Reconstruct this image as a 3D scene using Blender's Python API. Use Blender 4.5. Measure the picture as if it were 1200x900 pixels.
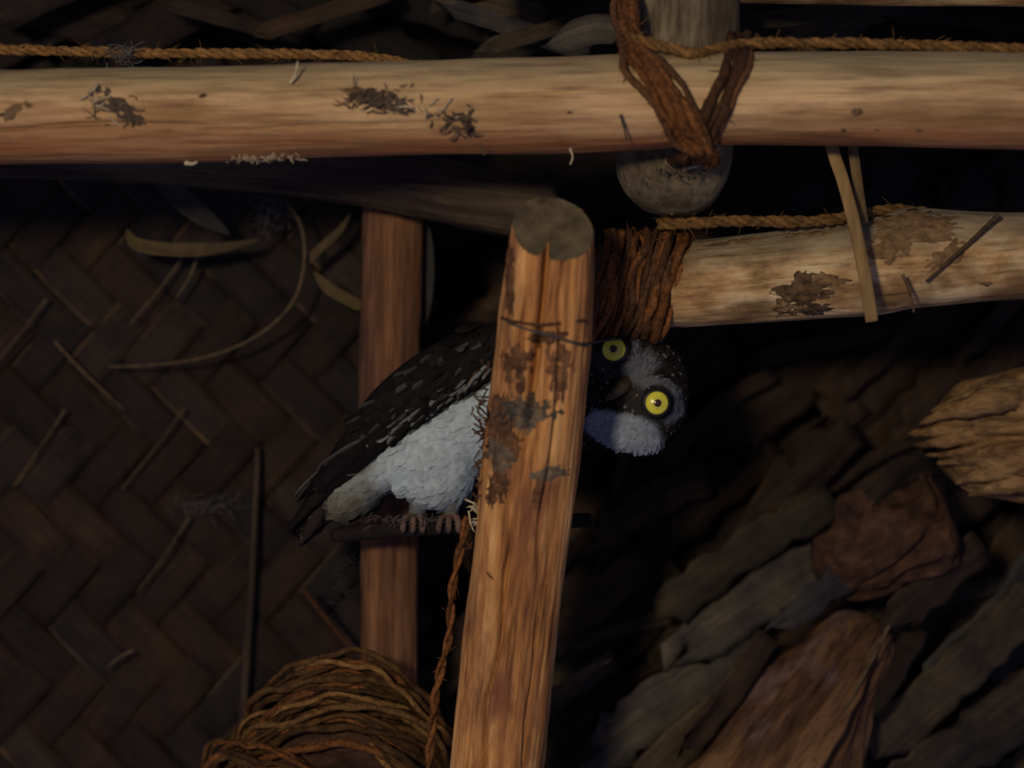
import bpy, bmesh, math, random
from mathutils import Vector, Matrix, noise
from mathutils.bvhtree import BVHTree

for o in list(bpy.data.objects):
    bpy.data.objects.remove(o, do_unlink=True)
scene = bpy.context.scene
COL = scene.collection
random.seed(7)
V = Vector

# ------------------------------------------------------------------ camera
Z0 = 2.30            # eye height of the camera below the roof
CD = 1.5             # camera distance to the front of the roof beam (y = 0)
FPX = 2400.0         # focal length in pixels for 1200 x 900
cam_d = bpy.data.cameras.new('camera')
cam = bpy.data.objects.new('camera', cam_d)
COL.objects.link(cam)
cam.location = (0, -CD, Z0)
cam.rotation_euler = (math.radians(90), 0, 0)
cam_d.sensor_width = 36.0
cam_d.lens = 36.0 * FPX / 1200.0
cam_d.clip_start = 0.02
cam_d.dof.use_dof = True
cam_d.dof.focus_distance = 1.60
cam_d.dof.aperture_fstop = 2.8
scene.camera = cam

# ------------------------------------------------------------------ light
world = bpy.data.worlds.new('night_air')
scene.world = world
world.use_nodes = True
bg = world.node_tree.nodes['Background']
bg.inputs[0].default_value = (0.55, 0.56, 1.0, 1)
bg.inputs[1].default_value = 0.18

def lamp(name, loc, power, size, col):
    l = bpy.data.lights.new(name, 'POINT')
    l.energy = power
    l.shadow_soft_size = size
    l.color = col
    o = bpy.data.objects.new(name, l)
    COL.objects.link(o)
    o.location = loc
    return o
lamp('room_lamp', (-0.46, -1.95, Z0 + 0.26), 85.0, 0.09, (1.0, 0.82, 0.57))

scene.view_settings.view_transform = 'Standard'
scene.view_settings.look = 'None'
scene.view_settings.exposure = 0.0
scene.view_settings.gamma = 1.0
scene.view_settings.use_curve_mapping = False

# ------------------------------------------------------------------ helpers
def P(px, py, y=0.0):
    """point at depth y that the photograph shows at pixel (px, py)"""
    d = CD + y
    return V(((px - 600) / FPX * d, y, Z0 + (450 - py) / FPX * d))
def S(n, y=0.0):
    return n * (CD + y) / FPX
def to_px(v):
    d = v.y + CD
    return 600 + v.x / d * FPX, 450 - (v.z - Z0) / d * FPX

def catmull(pts, n):
    """n samples through the control tuples, evenly by chord length"""
    pts = [tuple(p) for p in pts]
    m = len(pts)
    L = [0.0]
    for a, b in zip(pts, pts[1:]):
        L.append(L[-1] + max(1e-9, math.dist(a[:3], b[:3])))
    out = []
    k = 0
    for i in range(n):
        t = L[-1] * i / (n - 1)
        while k < m - 2 and t > L[k + 1]:
            k += 1
        u = (t - L[k]) / (L[k + 1] - L[k])
        p0, p1, p2, p3 = pts[max(k-1, 0)], pts[k], pts[k+1], pts[min(k+2, m-1)]
        out.append(tuple(0.5 * (2*b + (c-a)*u + (2*a-5*b+4*c-d)*u*u + (3*b-a-3*c+d)*u**3)
                         for a, b, c, d in zip(p0, p1, p2, p3)))
    return out

def mesh_obj(name, verts, faces, mat, parent=None, origin=V((0, 0, 0)), smooth=True, mtx=None, cols=None, uvs=None):
    me = bpy.data.meshes.new(name)
    if mtx is not None:
        inv = mtx.inverted()
        verts = [inv @ V(v) for v in verts]
    else:
        verts = [V(v) - origin for v in verts]
    me.from_pydata(verts, [], faces)
    if cols is not None:
        ca = me.color_attributes.new('Col', 'FLOAT_COLOR', 'POINT')
        for i, c in enumerate(cols):
            ca.data[i].color = (c[0], c[1], c[2], 1)
    if uvs is not None:
        ul = me.uv_layers.new(name='UVMap')
        for l in me.loops:
            ul.data[l.index].uv = uvs[l.vertex_index]
    me.materials.append(mat)
    if smooth:
        me.polygons.foreach_set('use_smooth', [True] * len(me.polygons))
    me.update()
    o = bpy.data.objects.new(name, me)
    COL.objects.link(o)
    if parent is not None:
        o.parent = parent
        if mtx is not None:
            o.matrix_local = parent.matrix_world.inverted() @ mtx if False else mtx
    elif mtx is not None:
        o.matrix_world = mtx
    else:
        o.location = origin
    return o

def tag(o, label, cat=None, group=None, kind=None):
    o['label'] = label
    if cat: o['category'] = cat
    if group: o['group'] = group
    if kind: o['kind'] = kind
    return o

def thing(name, label, cat, loc, group=None):
    o = bpy.data.objects.new(name, None)
    COL.objects.link(o)
    o.empty_display_size = 0.02
    o.location = loc
    return tag(o, label, cat, group)

def frames(pts):
    """parallel transported frames along a list of Vectors"""
    n = len(pts)
    T = []
    for i in range(n):
        t = pts[min(i+1, n-1)] - pts[max(i-1, 0)]
        T.append(t.normalized() if t.length > 1e-12 else V((0, 0, 1)))
    ref = V((0, 0, 1)) if abs(T[0].z) < 0.8 else V((0, -1, 0))
    u = (ref - T[0] * ref.dot(T[0])).normalized()
    F = []
    for t in T:
        u = (u - t * u.dot(t)).normalized()
        F.append((t, u, t.cross(u)))
    return F

def tube_data(pts, radii, seg, verts, faces, cap=True, rough=0.0, rs=120.0):
    pts = [V(p) for p in pts]
    F = frames(pts)
    b = len(verts)
    n = len(pts)
    for i in range(n):
        t, u, w = F[i]
        r = radii[i] if not isinstance(radii, (int, float)) else radii
        for j in range(seg):
            a = 2*math.pi*j/seg
            d = u*math.cos(a) + w*math.sin(a)
            rr = r
            if rough:
                rr *= 1 + rough * noise.noise((pts[i] + d*r) * rs)
            verts.append(pts[i] + d*rr)
    for i in range(n-1):
        for j in range(seg):
            k = (j+1) % seg
            faces.append((b+i*seg+j, b+i*seg+k, b+(i+1)*seg+k, b+(i+1)*seg+j))
    if cap:
        faces.append(tuple(b+j for j in range(seg))[::-1])
        faces.append(tuple(b+(n-1)*seg+j for j in range(seg)))

# ------------------------------------------------------------------ materials
def new_mat(name, rough=0.85, spec=0.15):
    m = bpy.data.materials.new(name)
    m.use_nodes = True
    nt = m.node_tree
    b = nt.nodes['Principled BSDF']
    b.inputs['Roughness'].default_value = rough
    b.inputs['Specular IOR Level'].default_value = spec
    return m, nt, b

def ramp(nt, stops):
    r = nt.nodes.new('ShaderNodeValToRGB')
    e = r.color_ramp.elements
    while len(e) < len(stops):
        e.new(0.5)
    for i, (p, c) in enumerate(stops):
        e[i].position = p
        e[i].color = (c[0], c[1], c[2], 1)
    return r

def noise_node(nt, vec, scale, detail=4.0, rough=0.6):
    n = nt.nodes.new('ShaderNodeTexNoise')
    n.inputs['Scale'].default_value = scale
    n.inputs['Detail'].default_value = detail
    n.inputs['Roughness'].default_value = rough
    nt.links.new(vec, n.inputs['Vector'])
    return n

def mixc(nt, fac, a, b, mode='MIX'):
    m = nt.nodes.new('ShaderNodeMix')
    m.data_type = 'RGBA'
    m.blend_type = mode
    for s, v in ((0, fac), (6, a), (7, b)):
        if hasattr(v, 'is_linked') or hasattr(v, 'links'):
            nt.links.new(v, m.inputs[s])
        elif isinstance(v, (int, float)):
            m.inputs[s].default_value = v
        else:
            m.inputs[s].default_value = (v[0], v[1], v[2], 1)
    return m.outputs[2]

def wood(name, dark, mid, light, stain, stain_lo=0.5, stain_hi=0.7, grain=(4, 55, 55), stain_scale=(6, 18, 18),
         top=None, bottom=None, zr=0.03, bump=0.5, rough=0.85):
    """weathered pole: grain along local X, stains, optional weathered top and bark-red underside"""
    m, nt, b = new_mat(name, rough)
    tc = nt.nodes.new('ShaderNodeTexCoord')
    def mapped(s):
        mp = nt.nodes.new('ShaderNodeMapping')
        mp.inputs['Scale'].default_value = s
        nt.links.new(tc.outputs['Object'], mp.inputs['Vector'])
        return mp.outputs[0]
    g = noise_node(nt, mapped(grain), 1.0, 8, 0.65)
    r = ramp(nt, [(0.34, dark), (0.47, mid), (0.63, light)])
    nt.links.new(g.outputs['Fac'], r.inputs['Fac'])
    c = r.outputs['Color']
    s = noise_node(nt, mapped(stain_scale), 1.0, 5, 0.6)
    sr = ramp(nt, [(stain_lo, (0, 0, 0)), (stain_hi, (1, 1, 1))])
    nt.links.new(s.outputs['Fac'], sr.inputs['Fac'])
    c = mixc(nt, sr.outputs['Color'], c, stain)
    sep = nt.nodes.new('ShaderNodeSeparateXYZ')
    nt.links.new(tc.outputs['Object'], sep.inputs[0])
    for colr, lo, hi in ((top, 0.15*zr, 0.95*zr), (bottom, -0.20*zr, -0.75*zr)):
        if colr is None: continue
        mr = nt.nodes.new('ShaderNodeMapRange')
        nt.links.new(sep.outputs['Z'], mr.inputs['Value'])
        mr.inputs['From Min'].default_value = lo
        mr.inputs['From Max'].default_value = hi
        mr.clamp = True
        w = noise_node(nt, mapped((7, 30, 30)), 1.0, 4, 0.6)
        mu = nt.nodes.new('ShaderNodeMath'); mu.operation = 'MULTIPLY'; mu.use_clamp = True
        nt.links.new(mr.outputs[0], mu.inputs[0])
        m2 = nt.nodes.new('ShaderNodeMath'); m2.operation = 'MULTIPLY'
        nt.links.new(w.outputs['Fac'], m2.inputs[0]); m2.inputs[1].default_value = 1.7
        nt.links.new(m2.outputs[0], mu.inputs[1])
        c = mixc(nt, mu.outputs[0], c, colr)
    f = noise_node(nt, mapped((14, 230, 230)), 1.0, 5, 0.7)
    fr = ramp(nt, [(0.32, (0.55, 0.50, 0.47)), (0.5, (1.0, 1.0, 1.0)), (0.7, (1.22, 1.22, 1.22))])
    nt.links.new(f.outputs['Fac'], fr.inputs['Fac'])
    c = mixc(nt, 1.0, c, fr.outputs['Color'], 'MULTIPLY')
    nt.links.new(c, b.inputs['Base Color'])
    bp = nt.nodes.new('ShaderNodeBump')
    bp.inputs['Strength'].default_value = bump
    bp.inputs['Distance'].default_value = 0.003
    nt.links.new(g.outputs['Fac'], bp.inputs['Height'])
    nt.links.new(bp.outputs[0], b.inputs['Normal'])
    return m

def mottled(name, c0, c1, scale=60.0, rough=0.9, stretch=(1, 1, 1), bump=0.4, spec=0.12, c2=None):
    """plain fibrous or dusty surface: two tones of noise in object space"""
    m, nt, b = new_mat(name, rough, spec)
    tc = nt.nodes.new('ShaderNodeTexCoord')
    mp = nt.nodes.new('ShaderNodeMapping')
    mp.inputs['Scale'].default_value = stretch
    nt.links.new(tc.outputs['Object'], mp.inputs['Vector'])
    g = noise_node(nt, mp.outputs[0], scale, 6, 0.65)
    r = ramp(nt, [(0.32, c0), (0.66, c1)] if c2 is None else [(0.28, c0), (0.5, c1), (0.72, c2)])
    nt.links.new(g.outputs['Fac'], r.inputs['Fac'])
    oi = nt.nodes.new('ShaderNodeObjectInfo')
    vr = ramp(nt, [(0.0, (0.65, 0.65, 0.68)), (1.0, (1.3, 1.25, 1.2))])
    nt.links.new(oi.outputs['Random'], vr.inputs['Fac'])
    c = mixc(nt, 1.0, r.outputs['Color'], vr.outputs['Color'], 'MULTIPLY')
    nt.links.new(c, b.inputs['Base Color'])
    bp = nt.nodes.new('ShaderNodeBump')
    bp.inputs['Strength'].default_value = bump
    bp.inputs['Distance'].default_value = 0.002
    nt.links.new(g.outputs['Fac'], bp.inputs['Height'])
    nt.links.new(bp.outputs[0], b.inputs['Normal'])
    return m

def leaf_mat(name, c0, c1, edge, edge_w=0.1):
    """dry leaf strip, UV.x across (0..1), UV.y along in metres: parallel veins and a paler margin"""
    m, nt, b = new_mat(name, 0.75, 0.2)
    uv = nt.nodes.new('ShaderNodeUVMap')
    oi = nt.nodes.new('ShaderNodeObjectInfo')
    mp = nt.nodes.new('ShaderNodeMapping')
    mp.inputs['Scale'].default_value = (16, 9, 1)
    nt.links.new(uv.outputs[0], mp.inputs['Vector'])
    cx = nt.nodes.new('ShaderNodeCombineXYZ')
    mul = nt.nodes.new('ShaderNodeMath'); mul.operation = 'MULTIPLY'; mul.inputs[1].default_value = 37.0
    nt.links.new(oi.outputs['Random'], mul.inputs[0])
    for k in range(3): nt.links.new(mul.outputs[0], cx.inputs[k])
    nt.links.new(cx.outputs[0], mp.inputs['Location'])
    g = noise_node(nt, mp.outputs[0], 1.0, 6, 0.7)
    r = ramp(nt, [(0.30, c0), (0.70, c1)])
    nt.links.new(g.outputs['Fac'], r.inputs['Fac'])
    sep = nt.nodes.new('ShaderNodeSeparateXYZ')
    nt.links.new(uv.outputs[0], sep.inputs[0])
    e = ramp(nt, [(0.0, (1, 1, 1)), (edge_w, (0, 0, 0))])
    nt.links.new(sep.outputs['X'], e.inputs['Fac'])
    mp2 = nt.nodes.new('ShaderNodeMapping')
    mp2.inputs['Scale'].default_value = (0.5, 14, 1)
    nt.links.new(uv.outputs[0], mp2.inputs['Vector'])
    nt.links.new(cx.outputs[0], mp2.inputs['Location'])
    br = noise_node(nt, mp2.outputs[0], 1.0, 3, 0.5)
    brr = ramp(nt, [(0.42, (0, 0, 0)), (0.60, (1, 1, 1))])
    nt.links.new(br.outputs['Fac'], brr.inputs['Fac'])
    fac = nt.nodes.new('ShaderNodeMath'); fac.operation = 'MULTIPLY'
    nt.links.new(e.outputs['Color'], fac.inputs[0]); nt.links.new(brr.outputs['Color'], fac.inputs[1])
    c = mixc(nt, fac.outputs[0], r.outputs['Color'], edge)
    vr = ramp(nt, [(0.0, (0.6, 0.62, 0.7)), (1.0, (1.35, 1.25, 1.15))])
    nt.links.new(oi.outputs['Random'], vr.inputs['Fac'])
    c = mixc(nt, 1.0, c, vr.outputs['Color'], 'MULTIPLY')
    tc = nt.nodes.new('ShaderNodeTexCoord')                    # mildew and smoke blotches
    bl = noise_node(nt, tc.outputs['Object'], 24.0, 5, 0.7)
    blr = ramp(nt, [(0.30, (0.40, 0.40, 0.55)), (0.5, (0.95, 0.9, 0.9)), (0.70, (1.55, 1.45, 1.1))])
    nt.links.new(bl.outputs['Fac'], blr.inputs['Fac'])
    c = mixc(nt, 1.0, c, blr.outputs['Color'], 'MULTIPLY')
    nt.links.new(c, b.inputs['Base Color'])
    bp = nt.nodes.new('ShaderNodeBump')
    bp.inputs['Strength'].default_value = 0.5
    bp.inputs['Distance'].default_value = 0.002
    nt.links.new(g.outputs['Fac'], bp.inputs['Height'])
    nt.links.new(bp.outputs[0], b.inputs['Normal'])
    return m

def col_mat(name, rough=0.8, spec=0.15, var=0.25, scale=220):
    """plumage and iris colour stored per vertex, some shade included"""
    m, nt, b = new_mat(name, rough, spec)
    at = nt.nodes.new('ShaderNodeAttribute'); at.attribute_name = 'Col'
    tc = nt.nodes.new('ShaderNodeTexCoord')
    g = noise_node(nt, tc.outputs['Object'], scale, 3, 0.6)
    r = ramp(nt, [(0.3, (1-var,)*3), (0.7, (1+var*0.5,)*3)])
    nt.links.new(g.outputs['Fac'], r.inputs['Fac'])
    c = mixc(nt, 1.0, at.outputs['Color'], r.outputs['Color'], 'MULTIPLY')
    nt.links.new(c, b.inputs['Base Color'])
    return m

M = {}
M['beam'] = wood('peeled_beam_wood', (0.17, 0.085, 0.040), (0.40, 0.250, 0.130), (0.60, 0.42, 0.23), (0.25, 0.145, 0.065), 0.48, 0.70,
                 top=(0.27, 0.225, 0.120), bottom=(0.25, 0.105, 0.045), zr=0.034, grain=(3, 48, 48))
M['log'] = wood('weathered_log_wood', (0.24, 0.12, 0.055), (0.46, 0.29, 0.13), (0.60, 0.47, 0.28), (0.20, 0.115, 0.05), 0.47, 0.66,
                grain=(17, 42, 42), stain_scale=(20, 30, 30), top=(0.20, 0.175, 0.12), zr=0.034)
M['post'] = wood('orange_post_wood', (0.10, 0.036, 0.014), (0.44, 0.20, 0.065), (0.64, 0.36, 0.14), (0.20, 0.080, 0.040), 0.52, 0.70,
                 grain=(5, 70, 70), stain_scale=(9, 22, 22))
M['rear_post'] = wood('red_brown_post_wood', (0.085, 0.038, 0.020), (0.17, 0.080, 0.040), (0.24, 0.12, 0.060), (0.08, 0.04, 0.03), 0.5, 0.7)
M['rafter'] = wood('grey_rafter_wood', (0.060, 0.048, 0.030), (0.135, 0.110, 0.068), (0.22, 0.18, 0.115), (0.06, 0.045, 0.03), 0.52, 0.72,
                   grain=(15, 40, 40))
M['dark_pole'] = wood('dark_pole_wood', (0.020, 0.015, 0.012), (0.052, 0.038, 0.026), (0.085, 0.062, 0.040), (0.03, 0.02, 0.02), 0.5, 0.7)  # very dark brown tones
M['cut'] = mottled('cut_wood_face', (0.060, 0.046, 0.026), (0.155, 0.125, 0.068), 75, c2=(0.22, 0.18, 0.095))
M['stub'] = wood('broken_stub_wood', (0.06, 0.032, 0.016), (0.20, 0.115, 0.048), (0.30, 0.19, 0.085), (0.06, 0.035, 0.025), 0.5, 0.66,
                 grain=(7, 40, 40), stain_scale=(12, 26, 26))
M['husk'] = mottled('brown_husk_fibre', (0.016, 0.010, 0.008), (0.062, 0.033, 0.022), 38, c2=(0.135, 0.070, 0.040), stretch=(1, 1, 2.2))
M['stalk'] = wood('palm_stalk_skin', (0.022, 0.012, 0.009), (0.095, 0.048, 0.026), (0.19, 0.105, 0.050), (0.135, 0.085, 0.085), 0.54, 0.66,
                  grain=(9, 30, 30), stain_scale=(12, 18, 18))
M['rope'] = mottled('coir_rope_fibre', (0.085, 0.043, 0.016), (0.27, 0.150, 0.052), 260, bump=0.8)
M['lash'] = mottled('red_brown_cord_fibre', (0.062, 0.023, 0.010), (0.24, 0.098, 0.032), 240, bump=0.8)
M['lash_dark'] = mottled('dark_cord_fibre', (0.040, 0.020, 0.012), (0.115, 0.055, 0.026), 240, bump=0.8)
M['bundle'] = mottled('fibre_bundle_cord', (0.022, 0.012, 0.007), (0.105, 0.056, 0.020), 90, bump=0.8)
M['slat'] = mottled('split_stem_slat', (0.13, 0.085, 0.036), (0.27, 0.185, 0.085), 90, stretch=(1, 1, 0.2))
M['debris'] = mottled('dark_dry_debris', (0.045, 0.034, 0.026), (0.13, 0.10, 0.070), 220)
M['straw'] = mottled('pale_straw', (0.30, 0.25, 0.16), (0.55, 0.48, 0.33), 200)
M['bark'] = mottled('dark_bark_flake', (0.045, 0.030, 0.020), (0.15, 0.10, 0.062), 140, bump=0.9)
M['post_bark'] = mottled('post_bark_scale', (0.060, 0.030, 0.017), (0.19, 0.095, 0.045), 110, bump=0.9)
M['dust'] = mottled('grey_dust_crust', (0.060, 0.048, 0.036), (0.16, 0.125, 0.09), 130, bump=0.8)
M['thatch_dark'] = leaf_mat('thatch_leaf_dark', (0.006, 0.005, 0.0055), (0.020, 0.015, 0.014), (0.03, 0.023, 0.018), 0.1)  # darkest of the thatch tones
M['log_bark'] = mottled('log_bark_scale', (0.075, 0.046, 0.024), (0.23, 0.15, 0.078), 120, bump=0.9)
M['rot'] = mottled('rotten_wood', (0.040, 0.025, 0.014), (0.25, 0.16, 0.08), 150, bump=1.0)
M['web'] = mottled('grey_cobweb_dust', (0.040, 0.038, 0.038), (0.11, 0.105, 0.105), 180)
M['mat_strip'] = leaf_mat('woven_palm_strip', (0.0085, 0.0065, 0.0065), (0.027, 0.020, 0.0175), (0.13, 0.090, 0.055), 0.12)
M['mat_strip2'] = leaf_mat('woven_palm_strip_brown', (0.009, 0.0055, 0.0045), (0.030, 0.0185, 0.0135), (0.060, 0.039, 0.025), 0.08)
M['thatch'] = leaf_mat('thatch_leaf_brown', (0.014, 0.009, 0.007), (0.043, 0.030, 0.021), (0.060, 0.044, 0.030), 0.12)
M['thatch_olive'] = leaf_mat('thatch_leaf_olive', (0.020, 0.017, 0.012), (0.066, 0.056, 0.039), (0.11, 0.092, 0.060), 0.10)
M['thatch_grey'] = leaf_mat('thatch_leaf_grey', (0.021, 0.021, 0.021), (0.068, 0.068, 0.065), (0.095, 0.09, 0.075), 0.12)
M['dry_leaf'] = leaf_mat('dry_curled_leaf', (0.035, 0.029, 0.016), (0.105, 0.086, 0.046), (0.14, 0.115, 0.064), 0.12)
M['grey_leaf'] = leaf_mat('dry_grey_leaf', (0.035, 0.036, 0.034), (0.095, 0.095, 0.088), (0.15, 0.15, 0.13), 0.12)
M['tendril'] = mottled('thin_dry_stem', (0.045, 0.034, 0.022), (0.125, 0.092, 0.056), 120)
M['back'] = mottled('shade_and_dark_thatch', (0.010, 0.008, 0.009), (0.030, 0.023, 0.021), 22)  # near-black tone; carries the gap shade on the far sheet
M['plume'] = col_mat('owl_plumage', 0.95, 0.03)
M['feather'] = col_mat('owl_flight_feather', 0.9, 0.03, 0.3)
M['iris'] = col_mat('owl_iris', 0.25, 0.5, 0.05)
m_, nt_, b_ = new_mat('owl_pupil', 0.15, 0.5); b_.inputs['Base Color'].default_value = (0.035, 0.016, 0.010, 1); M['pupil'] = m_
m_, nt_, b_ = new_mat('owl_eye_rim', 0.5, 0.3); b_.inputs['Base Color'].default_value = (0.012, 0.011, 0.010, 1); M['rim'] = m_
M['beak'] = mottled('owl_beak_horn', (0.022, 0.018, 0.012), (0.055, 0.044, 0.026), 120, rough=0.5, spec=0.25)
M['foot'] = mottled('owl_foot_skin', (0.09, 0.06, 0.052), (0.16, 0.11, 0.09), 200, rough=0.6)

# ------------------------------------------------------------------ log builder
def basis(a, b):
    x = (b - a).normalized()
    up = V((0, 0, 1)) if abs(x.z) < 0.8 else V((0, -1, 0))
    z = (up - x * up.dot(x)).normalized()
    y = z.cross(x)
    m = Matrix((x, y, z)).transposed().to_4x4()
    m.translation = a
    return m

SURF = {}
def log(name, ctrl, mat, label=None, cat='wooden pole', seg=80, step=0.004, lump=0.05, fine=0.012, cracks=(), slant0=None, slant1=None,
        round0=0.0, round1=0.0, cut0=None, cut1=None, parent=None, seed=0.0, ridges=0.0):
    """ctrl: (x, y, z, radius) points. slant: offset per metre along the axis for an oblique saw cut.
    cracks: (angle, t0, t1, width, depth, wander)"""
    Ltot = sum(math.dist(a[:3], b[:3]) for a, b in zip(ctrl, ctrl[1:]))
    n = max(12, int(Ltot / step))
    sm = catmull(ctrl, n)
    a, b = V(sm[0][:3]), V(sm[-1][:3])
    mtx = basis(a, b)
    X = V(mtx.col[0][:3]); Y = V(mtx.col[1][:3]); Zv = V(mtx.col[2][:3])
    verts, faces = [], []
    so = V((seed*3.1, seed*7.7, seed*1.3))
    for i, (cx, cy, cz, r) in enumerate(sm):
        c = V((cx, cy, cz))
        t = i / (n - 1)
        s0, s1 = t * Ltot, (1 - t) * Ltot
        k = 1.0
        if round0 and s0 < round0: k = math.sqrt(max(0.0, 1 - (1 - s0/round0)**2.2))
        if round1 and s1 < round1: k = min(k, math.sqrt(max(0.0, 1 - (1 - s1/round1)**2.2)))
        k = max(k, 0.03)
        for j in range(seg):
            an = 2*math.pi*j/seg
            d = Zv*math.cos(an) + Y*math.sin(an)
            q = V((s0*9, math.cos(an)*1.3, math.sin(an)*1.3)) + so
            rr = r*k*(1 + lump*noise.noise(q) + 0.5*lump*noise.noise(q*2.3))
            q2 = V((s0*16, math.cos(an)*9, math.sin(an)*9)) + so
            rr += r*fine*(noise.noise(q2) + 0.6*noise.noise(q2*2.7))
            if ridges:
                rr += r*ridges*abs(noise.noise(V((s0*3, math.cos(an)*6, math.sin(an)*6)) + so))
            for (ca, t0, t1, w, dep, wan) in cracks:
                if t0 < t < t1:
                    e = min(1.0, (t - t0)/0.06, (t1 - t)/0.06)
                    cc = ca + wan*noise.noise(V((s0*12, ca*5, seed)))
                    da = (an - cc + math.pi) % (2*math.pi) - math.pi
                    rr -= dep*e*math.exp(-(da*r/w)**2)
            v = c + d*rr
            if slant0 is not None: v += X * (slant0.dot(d*rr)) * max(0.0, 1 - s0/0.10)
            if slant1 is not None: v += X * (slant1.dot(d*rr)) * max(0.0, 1 - s1/0.10)
            verts.append(v)
    for i in range(n-1):
        for j in range(seg):
            k = (j+1) % seg
            faces.append((i*seg+j, i*seg+k, (i+1)*seg+k, (i+1)*seg+j))
    def endcap(ring0, centre, sl, flip):
        vs = [verts[ring0+j].copy() for j in range(seg)]
        cen = sum(vs, V())/seg
        cv, cf = [], []
        rings = 7
        for q in range(rings):
            f = 1 - q/rings
            for j in range(seg):
                p = cen + (vs[j]-cen)*f
                p += X*(0.0012*noise.noise(p*90) + 0.0016*math.cos(f*22))*(1 if q else 0)
                cv.append(p)
        cv.append(cen)
        for q in range(rings-1):
            for j in range(seg):
                k = (j+1) % seg
                fc = (q*seg+j, q*seg+k, (q+1)*seg+k, (q+1)*seg+j)
                cf.append(fc[::-1] if flip else fc)
        for j in range(seg):
            k = (j+1) % seg
            fc = ((rings-1)*seg+j, (rings-1)*seg+k, rings*seg)
            cf.append(fc[::-1] if flip else fc)
        return cv, cf
    caps = []
    for ring0, cm, flip in ((0, cut0, False), ((n-1)*seg, cut1, True)):
        cv, cf = endcap(ring0, None, None, flip)
        if cm is None:
            off = len(verts)
            verts.extend(cv); faces.extend(tuple(off+i for i in f) for f in cf)
        else:
            caps.append((cv, cf, cm))
    o = mesh_obj(name, verts, faces, mat, parent, mtx=mtx)
    SURF[name] = BVHTree.FromPolygons(verts, faces)
    if label: tag(o, label, cat)
    for cv, cf, cm in caps:
        inv = mtx.inverted()
        e = mesh_obj('cut_end', [inv @ v for v in cv], cf, cm, o)
    return o

EYE = V((0, -CD, Z0))
def on_surf(surf, px, py, lift=0.0, default=None):
    d = (P(px, py, 0.0) - EYE).normalized()
    h = SURF[surf].ray_cast(EYE, d)
    if h[0] is None:
        return (default, V((0, -1, 0)))
    nrm = h[1]
    if nrm.dot(d) > 0: nrm = -nrm
    return h[0] + nrm*lift, nrm

def patch(name, surf, parent, px, py, rx, ry, rot, thick, mat, seed=0, label=None, dish=False):
    """irregular flake, knot or scar lying on a log's surface: a shallow lump with its own edge"""
    verts, faces = [], []
    rings, seg = 8, 44
    c, s = math.cos(math.radians(rot)), math.sin(math.radians(rot))
    base, nb = on_surf(surf, px, py)
    if base is None: return None
    for q in range(rings+1):
        f = q/rings
        for j in range(seg):
            a = 2*math.pi*j/seg
            w = 1 + 0.45*noise.noise(V((math.cos(a)*1.6, math.sin(a)*1.6, seed))) + 0.4*noise.noise(V((math.cos(a)*4, math.sin(a)*4, seed+9))) + 0.25*noise.noise(V((math.cos(a)*9, math.sin(a)*9, seed+5)))
            ex, ey = rx*f*w*math.cos(a), ry*f*w*math.sin(a)
            x, y = px + ex*c + ey*s, py - ex*s + ey*c
            h, nn = on_surf(surf, x, y)
            if h is None: h, nn = base, nb
            up = thick*(1 - f**2)*(0.6 + 1.1*noise.noise(h*230)) - 0.0004*f
            if dish: up = thick*(math.sin(math.pi*min(1, f*1.05))**2) - 0.0003 + (0.001 if f < 0.2 else 0)
            if f == 1: up = -0.0008
            verts.append(h + nn*up)
    for q in range(rings):
        for j in range(seg):
            k = (j+1) % seg
            faces.append((q*seg+j, (q+1)*seg+j, (q+1)*seg+k, q*seg+k))
    inv = parent.matrix_world.inverted() if parent else Matrix()
    bpy.context.view_layer.update()
    inv = parent.matrix_world.inverted()
    o = mesh_obj(name, [inv @ v for v in verts], faces, mat, parent)
    if label: o['label'] = label
    return o

# ------------------------------------------------------------------ ropes, cords, fibres, ribbons
def fuzz(pts, r, count, length, mat, parent, origin, thick=0.0004):
    verts, faces = [], []
    pts = [V(p) for p in pts]
    for _ in range(count):
        i = random.randrange(len(pts)-1)
        t = (pts[i+1]-pts[i]).normalized()
        d = V((random.gauss(0, 1), random.gauss(0, 1), random.gauss(0, 1)))
        d = (d - t*d.dot(t)).normalized()
        p = pts[i] + d*r*0.8
        L = length*random.uniform(0.25, 0.65)
        v = (d*0.6 + t*random.uniform(-1, 1)).normalized()
        bend = V((random.gauss(0, .5), random.gauss(0, .5), random.gauss(0, .5)-0.2))
        q = [p + v*L*f + bend*L*f*f*0.6 for f in (0, 0.35, 0.7, 1.0)]
        tube_data(q, [thick, thick, thick*0.8, thick*0.4], 3, verts, faces, cap=False)
    o = mesh_obj('loose_fibre', verts, faces, mat, parent, origin)
    o.location = (0, 0, 0)
    o['kind'] = 'stuff'
    return o

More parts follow.
